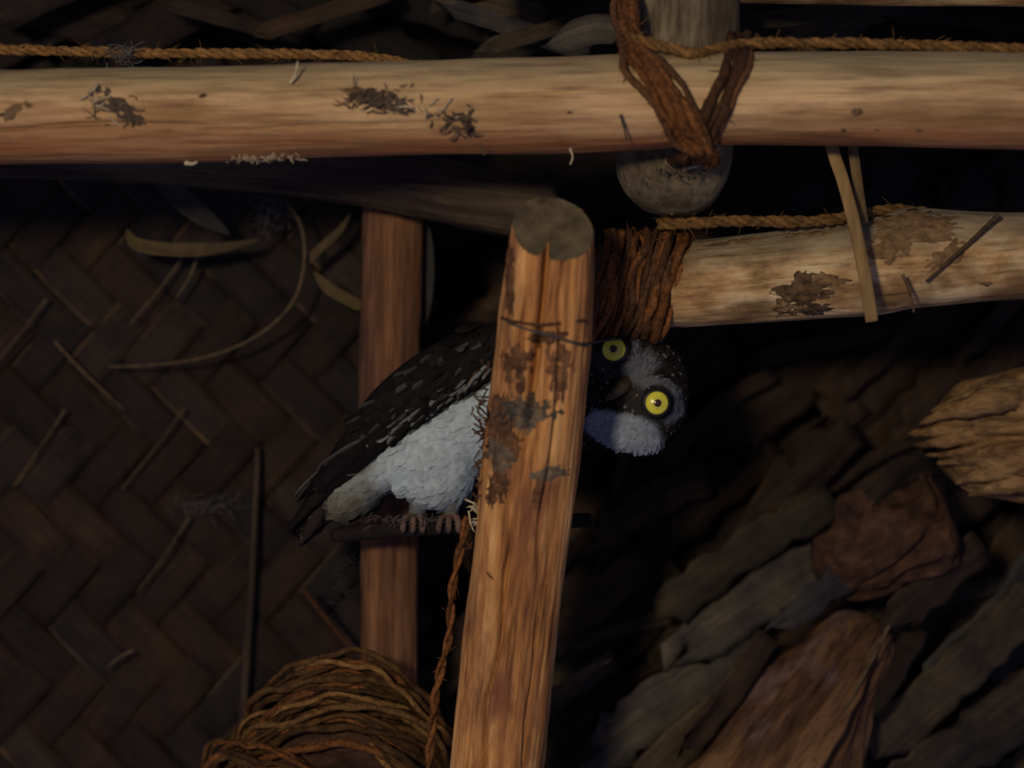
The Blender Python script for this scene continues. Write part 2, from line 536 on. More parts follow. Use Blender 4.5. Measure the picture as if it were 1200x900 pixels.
def rope(name, ctrl, r, mat, label, cat='rope', strands=3, pitch=0.03, fz=120, group=None):
    L = sum(math.dist(a[:3], b[:3]) for a, b in zip(ctrl, ctrl[1:]))
    n = int(L/0.0025)
    pts = [V(p[:3]) for p in catmull(ctrl, n)]
    t = thing(name, label, cat, pts[0], group)
    F = frames(pts)
    for s in range(strands):
        sp, rr = [], []
        for i in range(n):
            a = 2*math.pi*(i*L/(n-1)/pitch + s/strands) + 0.8*noise.noise(pts[i]*20)
            w = 1 + 0.22*noise.noise(pts[i]*45 + V((s*9, 0, 0)))
            sp.append(pts[i] + (F[i][1]*math.cos(a) + F[i][2]*math.sin(a))*r*0.52*w)
            rr.append(r*0.55*w)
        vs, fs = [], []
        tube_data(sp, rr, 8, vs, fs, rough=0.25, rs=900)
        o = mesh_obj('strand', vs, fs, mat, t, pts[0]); o.location = (0, 0, 0)
    if fz: fuzz(pts, r, fz, r*3.2, mat, t, pts[0])
    return t

def cord(name, ctrl, r, mat, parent, origin, n=None, seg=7, rough=0.35, jitter=0.0):
    L = sum(math.dist(a[:3], b[:3]) for a, b in zip(ctrl, ctrl[1:]))
    n = n or max(8, int(L/0.004))
    sm = catmull(ctrl, n)
    pts = [V(p[:3]) for p in sm]
    if jitter:
        sd = random.random()*50
        pts = [p + V((noise.noise(p*40+V((sd, 0, 0))), noise.noise(p*40+V((0, sd, 0))), noise.noise(p*40+V((0, 0, sd)))))*jitter for p in pts]
    rr = [r*(1+0.25*noise.noise(p*60)) for p in pts]
    vs, fs = [], []
    tube_data(pts, rr, seg, vs, fs, rough=rough, rs=700)
    o = mesh_obj(name, vs, fs, mat, parent, origin)
    if parent: o.location = (0, 0, 0)
    return o, pts

def ribbon(name, ctrl, width, mat, parent=None, origin=V((0, 0, 0)), face=V((0, -1, 0)), thick=0.0006, crease=0.0, n=None, cross=4, taper0=0.0, taper1=0.0,
           wob=0.0, seed=0.0, ragged=0.0, curl=0.0, torn=0.0):
    """leaf strip with thickness: cross+1 points across, both faces, closed edges; ctrl tuples (x,y,z[,width factor])"""
    ctrl = [tuple(c) if len(c) == 4 else tuple(c)+(1.0,) for c in ctrl]
    L = sum(math.dist(a[:3], b[:3]) for a, b in zip(ctrl, ctrl[1:]))
    n = n or max(6, int(L/0.012))
    sm = catmull(ctrl, n)
    verts, faces, uvs = [], [], []
    pts = [V(p[:3]) for p in sm]
    for i in range(n):
        t = (pts[min(i+1, n-1)]-pts[max(i-1, 0)]).normalized()
        side = t.cross(face)
        side = side.normalized() if side.length > 1e-6 else V((1, 0, 0))
        nr = side.cross(t).normalized()
        if nr.dot(face) < 0: nr = -nr
        u = i/(n-1)
        w = width*sm[i][3]
        if taper0 and u < taper0: w *= max(0.05, math.sin(0.5*math.pi*u/taper0))
        if taper1 and u > 1-taper1: w *= max(0.05, math.sin(0.5*math.pi*(1-u)/taper1))
        if ragged: w *= 1 + ragged*noise.noise(V((u*L*60, seed, 3)))
        for k in range(cross+1):
            f = k/cross - 0.5
            off = crease*w*(0.5-abs(f))*2 + curl*w*(f*f*4)
            off += wob*noise.noise(V((u*L*14, f*1.5, seed)))
            p = pts[i] + side*f*w + nr*off
            if torn and u < 0.25:      # uneven broken tip
                p = p + t*width*torn*(1-u/0.25)*3.0*noise.noise(V((f*5.0, seed*1.7, 8.0)))
            verts.append(p); uvs.append((k/cross, u*L))
            verts.append(p - nr*thick); uvs.append((k/cross, u*L))
    c2 = 2*(cross+1)
    for i in range(n-1):
        for k in range(cross):
            a = i*c2 + 2*k
            faces.append((a, a+c2, a+c2+2, a+2))
            faces.append((a+1, a+3, a+c2+3, a+c2+1))
        for a, fl in ((i*c2, False), (i*c2+2*cross, True)):
            f = (a, a+1, a+c2+1, a+c2)
            faces.append(f[::-1] if fl else f)
    for a, fl in ((0, False), ((n-1)*c2, True)):
        for k in range(cross):
            f = (a+2*k, a+2*k+2, a+2*k+3, a+2*k+1)
            faces.append(f[::-1] if fl else f)
    o = mesh_obj(name, verts, faces, mat, parent, origin, uvs=uvs)
    if parent: o.location = (0, 0, 0)
    return o

def sheet(name, corners, nu, nv, amp, mat, kind='structure', sc=9.0, label=None, cat=None):
    a, b, c, d = corners           # tl, tr, br, bl
    nrm = (b-a).cross(d-a).normalized()
    verts, faces = [], []
    for i in range(nv+1):
        for j in range(nu+1):
            u, v = j/nu, i/nv
            p = (a*(1-u)+b*u)*(1-v) + (d*(1-u)+c*u)*v
            p = p + nrm*amp*(noise.noise(p*sc)+0.5*noise.noise(p*sc*2.7))
            verts.append(p)
    for i in range(nv):
        for j in range(nu):
            q = i*(nu+1)+j
            faces.append((q, q+1, q+nu+2, q+nu+1))
    back = len(verts)
    o = mesh_obj(name, verts, faces, mat)
    o['kind'] = kind
    if label: o['label'] = label
    if cat: o['category'] = cat
    return o
# ================================================================== THE SETTING
# added dark sheet: blocks ambient light and stands in for shade in the gaps
wb = sheet('gap_backdrop', [P(-1300, -900, 0.95), P(2500, -900, 0.95), P(2500, 1900, 0.95), P(-1300, 1900, 0.95)], 60, 50, 0.03, M['back'])
wb['label'] = 'dark sheet added far behind the poles to stand for the shade in the gaps'

# ---- woven palm mat on the left (2/2 twill, strips run both diagonals)
YM = 0.40
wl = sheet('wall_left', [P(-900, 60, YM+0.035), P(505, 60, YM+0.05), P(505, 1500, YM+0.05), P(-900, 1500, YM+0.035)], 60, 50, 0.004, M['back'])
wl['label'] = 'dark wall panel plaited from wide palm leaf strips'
A1 = math.radians(49); A2 = math.radians(-45)
d1 = V((math.cos(A1), 0, math.sin(A1))); d2 = V((math.cos(A2), 0, math.sin(A2)))
n1 = V((-d1.z, 0, d1.x)); n2 = V((-d2.z, 0, d2.x))
PW = 0.0375                       # strip pitch
cen = P(180, 560, YM)
det = d1.dot(V((1, 0, 0))) * d2.z - d1.z * d2.x
def mat_limits(p):
    x, y = to_px(V((p.x, YM, p.z)))
    return -420 < x < 498 and 70 < y < 1320
def crossing(i, j):
    # strip i of family 1 lies at n1 distance i*PW; strip j of family 2 at n2 distance j*PW
    a, b = i*PW, j*PW
    D = n1.x*n2.z - n1.z*n2.x
    x = (a*n2.z - b*n1.z)/D
    z = (n1.x*b - n2.x*a)/D
    return cen + V((x, 0, z))
NS = 17
H = 0.0042
for fam in (1, 2):
    for i in range(-NS, NS+1):
        run = []
        for j2 in range(-4*NS, 4*NS+1):
            j = j2/2
            p = crossing(i, j) if fam == 1 else crossing(j, i)
            if not mat_limits(p):
                if len(run) > 4: break
                run = []; continue
            if j2 % 2 == 0:
                jj = int(j)
                over = ((i + jj) % 4 < 2) if fam == 1 else not ((jj + i) % 4 < 2)
                off = H if over else -H
            else:
                j0, j1 = (j2-1)//2, (j2+1)//2
                fo = lambda k: 1 if ((((i + k) % 4) < 2) == (fam == 1)) else -1
                off = H*0.5*(fo(j0)+fo(j1))
            q = p + V((0, -off + 0.006*noise.noise(p*6), 0))
            run.append(tuple(q))
        if len(run) < 5: continue
        rng = random.Random(i*7+fam)
        ribbon('palm_strip', run, PW*rng.uniform(0.90, 1.02), M['mat_strip'] if rng.random() < 0.6 else M['mat_strip2'], wl,
               thick=0.0008, n=len(run)*2, cross=5, crease=rng.uniform(0.02, 0.07), wob=0.0012, seed=i*3.3+fam, curl=0.0)

# ---- thatched slope on the right: overlapping dry palm leaves running down to the left
YR = 0.44
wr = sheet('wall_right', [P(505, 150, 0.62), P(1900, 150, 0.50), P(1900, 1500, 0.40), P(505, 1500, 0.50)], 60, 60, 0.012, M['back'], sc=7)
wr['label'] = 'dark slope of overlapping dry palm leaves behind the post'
def thatch(parent, px, py, ang, length, width, y0, y1, mat, seed, sag=0.0, t0=0.0, t1=0.25, ragged=0.15, wob=0.004, crease=0.06):
    a = math.radians(ang)
    pts = []
    for k in range(5):
        f = k/4 - 0.5
        x = px + math.cos(a)*length*f
        yv = py - math.sin(a)*length*f + sag*(1-4*f*f)
        dep = y0 + (y1-y0)*(f+0.5)
        pts.append(tuple(P(x, yv, dep)))
    t1 = min(t1, 0.06)
    return ribbon('thatch_leaf', pts, S(width, y0), mat, parent, thick=0.001, cross=6, torn=0.35, crease=crease, wob=wob, seed=seed, taper0=t1, taper1=t0, ragged=ragged)
rng = random.Random(21)
rows = 0
for r in range(11):
    for c in range(10):
        px = 560 + c*125 + rng.uniform(-40, 40) + (r % 2)*60
        py = 400 + r*95 + rng.uniform(-30, 30)
        ang = rng.gauss(37, 9)
        t = rng.random()
        mt = M['thatch'] if (t < 0.62 or py < 640) else (M['thatch_olive'] if t < 0.82 else M['thatch_grey'])
        base = 0.50 - 0.0105*r
        thatch(wr, px, py, ang, rng.uniform(260, 360), rng.uniform(52, 88), base-0.02, base+0.03, mt, r*11+c, ragged=0.35, wob=0.010, sag=rng.uniform(-14, 14))
        if r < 8 and c < 7:      # narrow torn blades between the broad ones
            thatch(wr, px + rng.uniform(-50, 50), py + rng.uniform(-40, 40), ang + rng.gauss(0, 16), rng.uniform(120, 260), rng.uniform(9, 24), base-0.045, base-0.02,
                   M['thatch'] if rng.random() < 0.55 else mt, r*17+c*3, ragged=0.4, wob=0.008, sag=rng.uniform(-18, 18))
for k in range(12):
    thatch(wr, 1010 + (k % 6)*85 + rng.uniform(-20, 20), 190 + (k//6)*60 + rng.uniform(-15, 15), rng.choice([-30, 25, -20]), 200, 50, 0.46, 0.48, M['thatch_dark'], k*2.1)
# leaves that the photograph singles out
for (x0, y0, x1, y1, w, dep, mt) in (
        (772, 722, 975, 585, 46, 0.345, 'thatch_olive'), (790, 778, 1000, 640, 58, 0.355, 'thatch_grey'),
        (690, 892, 900, 752, 62, 0.345, 'thatch_grey'), (600, 850, 722, 772, 26, 0.30, 'thatch_olive'),
        (1030, 880, 1230, 690, 56, 0.335, 'thatch_olive'), (1040, 945, 1240, 800, 70, 0.33, 'thatch_olive'),
        (1095, 800, 1230, 650, 48, 0.35, 'thatch_grey'), (740, 940, 850, 830, 48, 0.33, 'thatch_olive'),
        (880, 620, 1000, 505, 40, 0.37, 'thatch'), (905, 735, 1010, 655, 40, 0.285, 'thatch_grey'), (1010, 600, 1100, 535, 34, 0.28, 'thatch'),
        (1040, 735, 1150, 640, 44, 0.285, 'thatch'), (1000, 850, 1075, 735, 30, 0.29, 'thatch'), (800, 880, 900, 745, 30, 0.265, 'thatch'), (640, 760, 760, 660, 44, 0.40, 'thatch'), (690, 640, 830, 560, 40, 0.42, 'thatch')):
    L = math.hypot(x1-x0, y1-y0); ang = math.degrees(math.atan2(y0-y1, x1-x0))
    thatch(wr, (x0+x1)/2, (y0+y1)/2, ang, L, w, dep, dep+0.03, M[mt], x0*0.1, t1=0.12, ragged=0.4, wob=0.012, sag=10*math.sin(x0))

# ---- roof underside above the beam
ce = sheet('ceiling', [P(-900, -420, 0.05), P(1900, -420, 0.05), P(1900, 75, 0.55), P(-900, 75, 0.55)], 80, 30, 0.01, M['back'])
ce['label'] = 'dark underside of the palm thatched roof above the beam'
rng = random.Random(5)
for k in range(34):
    px = -350 + k*56 + rng.uniform(-30, 30)
    py = rng.choice([-60, 0, 30]) + rng.uniform(-25, 25)
    y = 0.47 + (py-60)*0.001
    ang = rng.choice([-28, -22, -35, 20, 30, -15])
    t = rng.random()
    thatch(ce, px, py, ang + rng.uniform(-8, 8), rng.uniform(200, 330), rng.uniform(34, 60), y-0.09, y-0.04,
           M['thatch_dark'] if px < 470 or (px > 880 and t < 0.7) else (M['thatch'] if t < 0.7 else M['thatch_olive']), k*1.7)  # darkest leaf tone for the left and much of the right end
for (x0, y0, x1, y1, w, dep, mt) in ((520, 5, 690, 62, 22, 0.22, 'thatch_grey'), (480, -20, 640, 20, 26, 0.24, 'thatch_olive'),
                                     (560, 58, 660, 30, 20, 0.20, 'thatch_olive'), (300, 40, 460, -10, 22, 0.25, 'thatch'),
                                     (880, 25, 1060, 5, 20, 0.20, 'thatch_olive'), (180, 0, 330, 40, 18, 0.25, 'thatch')):
    L = math.hypot(x1-x0, y1-y0); ang = math.degrees(math.atan2(y0-y1, x1-x0))
    thatch(ce, (x0+x1)/2, (y0+y1)/2, ang, L, w, dep, dep+0.02, M[mt], x0*0.1, t1=0.15, wob=0.004)

# ================================================================== POLES
def pc(rows):
    """(px, py, y, radius px) -> world control points with radius"""
    return [tuple(P(x, yy, d)) + (S(r, d),) for x, yy, d, r in rows]

beam = log('roof_beam', pc([(-520, 141, 0, 55), (-200, 140, 0, 54), (0, 137.5, 0, 54.5), (250, 134, 0, 56), (400, 129, 0, 55), (700, 122, 0, 56.5),
                            (860, 115, 0, 53.5), (1000, 116, 0, 55), (1200, 119, 0, 57), (1450, 122, 0, 57), (1720, 125, 0, 57)]), M['beam'],
           'long pale peeled roof beam running across the whole top of the picture', 'beam', seg=220, step=0.0034, lump=0.035, fine=0.012, seed=1,
           cracks=((4.83, 0.445, 0.575, 0.0011, 0.005, 0.10), (4.35, 0.18, 0.36, 0.0013, 0.004, 0.16), (4.62, 0.62, 0.70, 0.0012, 0.004, 0.1), (4.95, 0.68, 0.86, 0.0011, 0.003, 0.12),
                   (4.25, 0.30, 0.50, 0.0013, 0.003, 0.14), (5.05, 0.36, 0.46, 0.0011, 0.003, 0.1), (4.7, 0.24, 0.33, 0.001, 0.003, 0.1), (4.45, 0.74, 0.88, 0.0012, 0.003, 0.12)))
rafter = log('rafter_pole', pc([(815, -420, 0.20, 66), (805, -100, 0.125, 67), (796, 80, 0.098, 68), (790, 180, 0.092, 68), (788, 250, 0.09, 66)]), M['rafter'],
             'grey round-ended pole tied behind the roof beam, its end hanging just below', 'wooden pole', seg=80, step=0.004, lump=0.06, fine=0.02, round1=0.048, seed=2)
log2 = log('short_log', pc([(700, 338, 0.125, 44), (790, 334, 0.12, 50), (900, 324, 0.12, 52), (1020, 313, 0.12, 57), (1075, 303, 0.12, 58), (1200, 300, 0.12, 50),
                            (1400, 290, 0.13, 52), (1650, 278, 0.14, 52)]), M['log'],
           'pale weathered log on the right below the beam, dark rot patch on it', 'log', seg=96, step=0.0035, lump=0.05, fine=0.02, seed=3, cut0=M['cut'])
post = log('support_post', pc([(648, 268, -0.045, 47), (638, 380, -0.02, 54), (624, 520, 0.012, 56), (606, 680, 0.045, 54), (584, 880, 0.085, 53), (555, 1150, 0.14, 54), (525, 1450, 0.20, 55)]),
           M['post'], 'orange-brown wooden post in front of the owl with a sawn top', 'post', seg=200, step=0.003, lump=0.05, fine=0.02, seed=4,
           slant0=V((0.05, -0.60, 0.0)), cut0=M['cut'], ridges=0.05,
           cracks=((6.12, -0.1, 0.19, 0.0028, 0.016, 0.06), (6.0, 0.25, 0.62, 0.0016, 0.010, 0.30), (0.35, 0.02, 0.3, 0.0012, 0.005, 0.2), (5.3, 0.05, 0.26, 0.0015, 0.005, 0.2),
                   (0.6, 0.3, 0.7, 0.0012, 0.004, 0.2), (5.5, 0.4, 0.8, 0.001, 0.003, 0.2)))
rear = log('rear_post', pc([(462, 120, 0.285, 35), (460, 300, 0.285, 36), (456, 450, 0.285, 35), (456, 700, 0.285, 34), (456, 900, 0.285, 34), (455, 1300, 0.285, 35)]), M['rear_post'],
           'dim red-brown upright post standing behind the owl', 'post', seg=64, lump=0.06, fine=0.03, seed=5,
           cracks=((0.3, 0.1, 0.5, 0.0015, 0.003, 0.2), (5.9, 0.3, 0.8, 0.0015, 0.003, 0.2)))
cross = log('cross_pole', pc([(-300, 165, 0.225, 36), (150, 178, 0.225, 36), (400, 200, 0.22, 37), (560, 232, 0.215, 39), (655, 250, 0.212, 36)]), M['dark_pole'],
            'dark brown pole slanting just beneath the left half of the roof beam', 'wooden pole', seg=64, lump=0.08, fine=0.03, seed=6, round1=0.02)
toppole = log('upper_pole', pc([(560, -38, 0.10, 34), (900, -30, 0.10, 34), (1200, -27, 0.10, 34), (1650, -24, 0.10, 35)]), M['log'],
              'pale pole of which only the underside shows at the top right edge', 'wooden pole', seg=64, lump=0.05, fine=0.02, seed=7)
bpy.context.view_layer.update()

# knots, flakes, scars that belong to the poles
for args in ((1005, 131, 9, 5, 10, 0.0012, 'bark', 1), (989, 153, 5, 3, 0, 0.0009, 'bark', 2), (1028, 153, 5, 3, 0, 0.0009, 'bark', 3), (1076, 153, 5, 3, 0, 0.0009, 'bark', 4),
             (10, 134, 17, 8, 20, 0.0015, 'bark', 5), (238, 112, 8, 4, 0, 0.0008, 'bark', 6), (668, 132, 5, 3, 0, 0.0008, 'bark', 7)):
    patch('knot', 'roof_beam', beam, *args[:6], M[args[6]], args[7])
for args in ((445, 118, 44, 15, -14, 0.0018, 'debris', 11), (140, 128, 36, 12, -28, 0.0018, 'debris', 12), (548, 148, 18, 6, -62, 0.0022, 'debris', 13), (120, 108, 14, 9, -40, 0.0015, 'debris', 14), (415, 106, 18, 7, 0, 0.0012, 'log_bark', 15), (20, 128, 26, 8, 20, 0.0012, 'log_bark', 16)):
    patch('bark_flake', 'roof_beam', beam, *args[:6], M[args[6]], args[7])
for args in ((940, 342, 40, 22, 12, 0.0030, 'rot', 21), (966, 328, 30, 9, -4, 0.0022, 'rot', 22), (925, 360, 24, 12, 0, 0.0025, 'rot', 24), (955, 362, 26, 9, 5, 0.002, 'bark', 28)):
    patch('rot_patch', 'short_log', log2, *args[:6], M[args[6]], args[7])
for args in ((1075, 266, 66, 20, 4, 0.0018, 'log_bark', 23), (1155, 332, 8, 5, 0, 0.0015, 'log_bark', 25), (1045, 285, 34, 22, 20, 0.0018, 'log_bark', 26), (1110, 300, 34, 12, 35, 0.0016, 'log_bark', 27),
             (860, 284, 40, 5, 6, 0.0012, 'log_bark', 29), (950, 274, 36, 5, 6, 0.0012, 'log_bark', 30)):
    patch('bark_flake', 'short_log', log2, *args[:6], M[args[6]], args[7])
for args in ((588, 500, 24, 48, 8, 0.0024, 'post_bark', 31), (612, 480, 42, 18, 0, 0.0018, 'dust', 32), (642, 556, 26, 10, 12, 0.0018, 'dust', 33), (584, 572, 14, 28, -10, 0.0026, 'post_bark', 34),
             (618, 492, 26, 14, 20, 0.0022, 'dust', 35), (630, 578, 8, 22, -10, 0.0022, 'post_bark', 36), (598, 330, 6, 55, 0, 0.003, 'post_bark', 37), (606, 430, 22, 34, 0, 0.0016, 'post_bark', 38),
             (655, 430, 18, 40, 0, 0.0016, 'post_bark', 39), (640, 395, 34, 10, 5, 0.0014, 'post_bark', 40), (585, 530, 20, 26, 0, 0.003, 'dust', 41)):
    patch('bark_flake', 'support_post', post, *args[:6], M[args[6]], args[7])

# broken stub, husk and stalk on the right
stub = log('broken_stub', pc([(1105, 512, 0.275, 38), (1130, 512, 0.262, 58), (1170, 512, 0.255, 68), (1230, 508, 0.25, 76), (1400, 496, 0.25, 80), (1650, 480, 0.27, 82)]), M['stub'],
           'orange-brown broken log end poking in at the right edge', 'log', seg=96, step=0.0035, lump=0.14, fine=0.08, seed=8, ridges=0.22,
           cracks=((4.55, -.1, 0.4, 0.004, 0.020, 0.4), (5.2, -.1, 0.5, 0.003, 0.010, 0.3), (4.1, 0, 0.5, 0.003, 0.012, 0.3)))
bpy.context.view_layer.update()
rs_ = random.Random(2)
for (xt, yt, xb, yb, w) in ((1064, 508, 1165, 486, 17), (1078, 496, 1170, 470, 15), (1072, 522, 1160, 505, 14), (1092, 482, 1180, 455, 14), (1098, 543, 1175, 528, 13), (1120, 566, 1190, 548, 15),
                            (1135, 580, 1200, 566, 13), (1085, 533, 1165, 520, 10), (1112, 472, 1190, 448, 12)):
    y0_ = 0.225 + rs_.uniform(-0.012, 0.012)
    cc = [P(xt, yt, y0_+0.02), P(xt*0.6+xb*0.4, yt*0.6+yb*0.4 + rs_.uniform(-4, 4), y0_), P(xb, yb, y0_-0.006), P(xb+60, yb-8, y0_+0.03)]
    vs, fs = [], []
    sm = [V(q) for q in catmull([tuple(q) for q in cc], 26)]
    tube_data(sm, [S(w, y0_)*(0.12+0.88*min(1, i/11)) for i in range(26)], 10, vs, fs, rough=0.45, rs=90)
    inv = stub.matrix_world.inverted()
    mesh_obj('splinter', [inv @ v for v in vs], fs, M['stub'], stub)
husk = log('brown_husk', pc([(972, 694, 0.335, 16), (1000, 672, 0.325, 40), (1030, 652, 0.318, 46), (1055, 622, 0.315, 60), (1082, 585, 0.32, 34), (1078, 556, 0.33, 22), (1070, 535, 0.34, 8)]), M['husk'],
           'rounded reddish-brown fibrous husk below the broken stub', 'husk', seg=64, step=0.003, lump=0.6, fine=0.22, round0=0.012, round1=0.01, seed=9.4, ridges=0.5,
           cracks=((5.9, 0.1, 0.9, 0.004, 0.012, 0.7), (0.5, 0.2, 0.8, 0.003, 0.010, 0.7), (5.2, 0.2, 0.9, 0.004, 0.012, 0.7)))
stalk = log('palm_stalk', pc([(1030, 728, 0.335, 18), (1012, 748, 0.325, 36), (975, 800, 0.31, 54), (925, 870, 0.30, 66), (860, 965, 0.29, 74), (770, 1110, 0.29, 80)]), M['stalk'],
            'broad brown palm stalk leaning out of the bottom edge', 'palm stalk', seg=80, step=0.0035, lump=0.4, fine=0.14, round0=0.012, seed=10, ridges=0.4,
            cracks=((6.0, 0.0, 0.8, 0.004, 0.010, 0.5), (0.5, 0.1, 0.8, 0.003, 0.008, 0.5)))

# ================================================================== ROPES AND LASHINGS
rope('coir_rope', [P(-420, 62, 0.05), P(-150, 57, 0.05), P(0, 58, 0.05), P(150, 62, 0.05), P(300, 63, 0.052), P(420, 66, 0.056), P(480, 76, 0.062), P(530, 100, 0.07)],
     S(6.2, 0.05), M['rope'], 'twisted brown coir rope stretched above the left half of the roof beam', fz=160)
rope('coir_rope', [P(728, 38, 0.035), P(742, 44, -0.005), P(775, 54, -0.022), P(815, 62, -0.024), P(850, 55, -0.012), P(890, 51, 0.0), P(1000, 51, 0.004), P(1200, 57, 0.006), P(1420, 58, 0.006), P(1600, 58, 0.02)],
     S(6.6, 0), M['rope'], 'twisted coir rope lying on the right half of the roof beam, from the knot', fz=160)
rope('coir_rope', [P(772, 262, 0.10), P(800, 262, 0.09), P(860, 259, 0.088), P(930, 260, 0.09), P(985, 256, 0.096), P(1040, 246, 0.115), P(1085, 250, 0.15)],
     S(7, 0.1), M['rope'], 'short twisted coir rope on top of the weathered log', fz=80)

def lashing(name, label, paths, r, mat, fz=90, part='cord', jit=0.0032):
    o0 = V(paths[0][0][:3])
    t = thing(name, label, 'lashing', o0)
    for p in paths:
        o, pts = cord(part, p, r*random.uniform(0.6, 1.25), random.choice([mat, mat, M['lash_dark']]), t, o0, jitter=jit)
        fuzz(pts, r, fz//len(paths) + 6, r*3.5, mat, t, o0)
    return t
def beam_front(px, py, lift):
    h, n = on_surf('roof_beam', px, py, lift)
    return h
# V-shaped tie: left arm (bright), right arm (dark)
paths = []
for k in range(6):
    o = (k-2.5)*8.0
    lf = 0.0035 + 0.0025*(k % 2)
    pth = [P(728+o*0.5, -25, 0.055), P(736+o*0.6, 30, 0.02), P(744+o*0.8, 60, -0.018)]
    for (x, y) in ((756, 82), (776, 108), (795, 135), (810, 158)):
        pth.append(beam_front(x+o, y-o*0.25, lf))
    pth += [P(822+o*0.7, 176, -0.020), P(830+o*0.5, 187, 0.012), P(834+o*0.4, 188, 0.042)]
    paths.append([tuple(p) for p in pth])
LASH1 = lashing('coir_lashing', 'reddish coir cords slanting down across the beam, left arm of the V-shaped tie', paths, S(5.2), M['lash'], 130)
paths = []
for k in range(4):
    o = (k-1.5)*8.5
    pth = [P(872+o, 40, 0.03), P(868+o, 62, -0.012)]
    for (x, y) in ((862, 88), (850, 112), (838, 138), (826, 160)):
        pth.append(beam_front(x+o, y, 0.003))
    pth += [P(816+o, 180, -0.012), P(806+o, 190, 0.02), P(800+o, 186, 0.042)]
    paths.append([tuple(p) for p in pth])
lashing('coir_lashing', 'dark coir cords of the right arm of the V-shaped tie on the beam', paths, S(5.0), M['lash_dark'], 90)
# wrapping at the left end of the weathered log
paths = []
cx = 0
for k in range(18):
    x = 700 + k*5.2
    ring = []
    for q in range(13):
        a = 2*math.pi*q/12 + 0.3
        rad = S(50 + random.uniform(0, 11), 0.12)
        c = P(x + 17*math.cos(a) + random.uniform(-4, 4), 336, 0.123)
        ring.append(tuple(c + V((0, -math.sin(a)*rad, math.cos(a)*rad*(1.12 if math.cos(a) > 0 else 1.08)))))
    paths.append(ring)
tl = lashing('coir_lashing', 'red-brown cord wound round the left end of the weathered log', paths, S(4.6, 0.1), M['lash'], 150)
vs, fs = [], []
tube_data([P(x, 338, 0.123) for x in (697, 715, 740, 765, 782)], [S(q, 0.12) for q in (49, 53, 55, 55, 53)], 40, vs, fs, rough=0.08, rs=120)
o = mesh_obj('inner_winding', vs, fs, M['lash_dark'], tl, V(paths[0][0])); o.location = (0, 0, 0)
# wire and twine on the post
def on_post(px, py, l=0.002): return tuple(on_surf('support_post', px, py, l)[0])
for (nm, lab, pts, r) in (
    ('thin_wire', 'thin pale wire drawn across the post towards the owl head', [(596, 377), (620, 386), (650, 394), (682, 402)], 1.6),
    ('thin_wire', 'darker wire wound round the post below its sawn top', [(590, 372), (612, 378), (640, 380), (684, 374)], 1.8)):
    c = [on_post(*p) for p in pts]
    if 'pale' in lab: c += [tuple(P(708, 399, 0.03)), tuple(P(728, 397, 0.085))]
    o, _ = cord(nm, c, S(r), M['web'] if 'pale' in lab else M['lash_dark'], None, V(c[0]), jitter=0.0004)
    tag(o, lab, 'wire')
# split stems hanging between beam and log
o = ribbon('split_stem', [tuple(P(966, 120, 0.047)), tuple(P(976, 175, 0.047)), tuple(P(989, 215, 0.047)), tuple(P(1003, 270, 0.047)), tuple(P(1015, 330, 0.048))+(0.85,), tuple(P(1023, 377, 0.052))+(0.7,)][0:4]
           + [tuple(P(1015, 330, 0.048)), tuple(P(1022, 377, 0.052))], S(14.5, 0.05), M['slat'], None, P(976, 175, 0.047), thick=0.002, crease=0.08, n=40)
tag(o, 'long split stem hanging from the beam across the weathered log', 'stem')
o = ribbon('split_stem', [tuple(P(994, 120, 0.058)), tuple(P(1000, 175, 0.06)), tuple(P(1006, 220, 0.066)), tuple(P(1012, 262, 0.078))], S(12, 0.06), M['slat'], None, P(1000, 175, 0.06), thick=0.002, crease=0.08, n=30)
tag(o, 'shorter split stem behind the long one, ending above the log', 'stem')

# dangling twine under the owl
rope('hanging_twine', [P(548, 606, 0.125), P(541, 640, 0.12), P(530, 690, 0.118), P(526, 745, 0.12), P(513, 800, 0.122), P(505, 865, 0.125), P(500, 930, 0.13)], S(5.5, 0.12), M['lash'],
     'frayed reddish twine hanging straight down beside the post', 'twine', strands=2, pitch=0.045, fz=18)

# coil of coir cord at the bottom
o0 = P(400, 930, 0.17)
t = thing('cord_bundle', 'loose arched bundle of brown coir cord at the bottom edge', 'rope', o0)
arcs = [[(283, 862), (350, 841), (417, 833), (483, 848), (530, 885)], [(317, 815), (352, 791), (410, 780), (467, 800), (512, 846)],
        [(417, 846), (450, 873), (490, 905), (520, 950)], [(255, 874), (317, 881), (363, 898), (420, 940)], [(300, 838), (350, 812), (410, 806), (470, 824), (520, 868)],
        [(270, 900), (330, 862), (400, 850), (470, 872), (515, 910)], [(330, 800), (380, 776), (430, 782), (480, 815), (535, 870)], [(280, 880), (340, 826), (400, 800), (450, 806), (500, 850)]]
rngb = random.Random(3)
for k in range(56):
    a = arcs[k % len(arcs)]
    off = rngb.uniform(-12, 22) if k >= len(arcs) else 0
    dep = 0.15 + 0.02*rngb.random() + (0.012 if k >= len(arcs) else 0)
    pts = []
    for q, (x, y) in enumerate(a):
        e = abs(q/(len(a)-1) - 0.5)*2
        pts.append(tuple(P(x+rngb.uniform(-7, 7), y+off+rngb.uniform(-5, 5), dep + 0.05*e*e)))
    pts = [tuple(V(pts[0]) + V((-0.02, 0.04, -0.06)))] + pts + [tuple(V(pts[-1]) + V((0.01, 0.04, -0.06)))]
    cord('cord', pts, S(rngb.uniform(2.4, 5.2), 0.15), M['bundle'] if k % 3 else M['rope'] if k % 6 == 0 else M['lash'], t, o0, jitter=0.005)
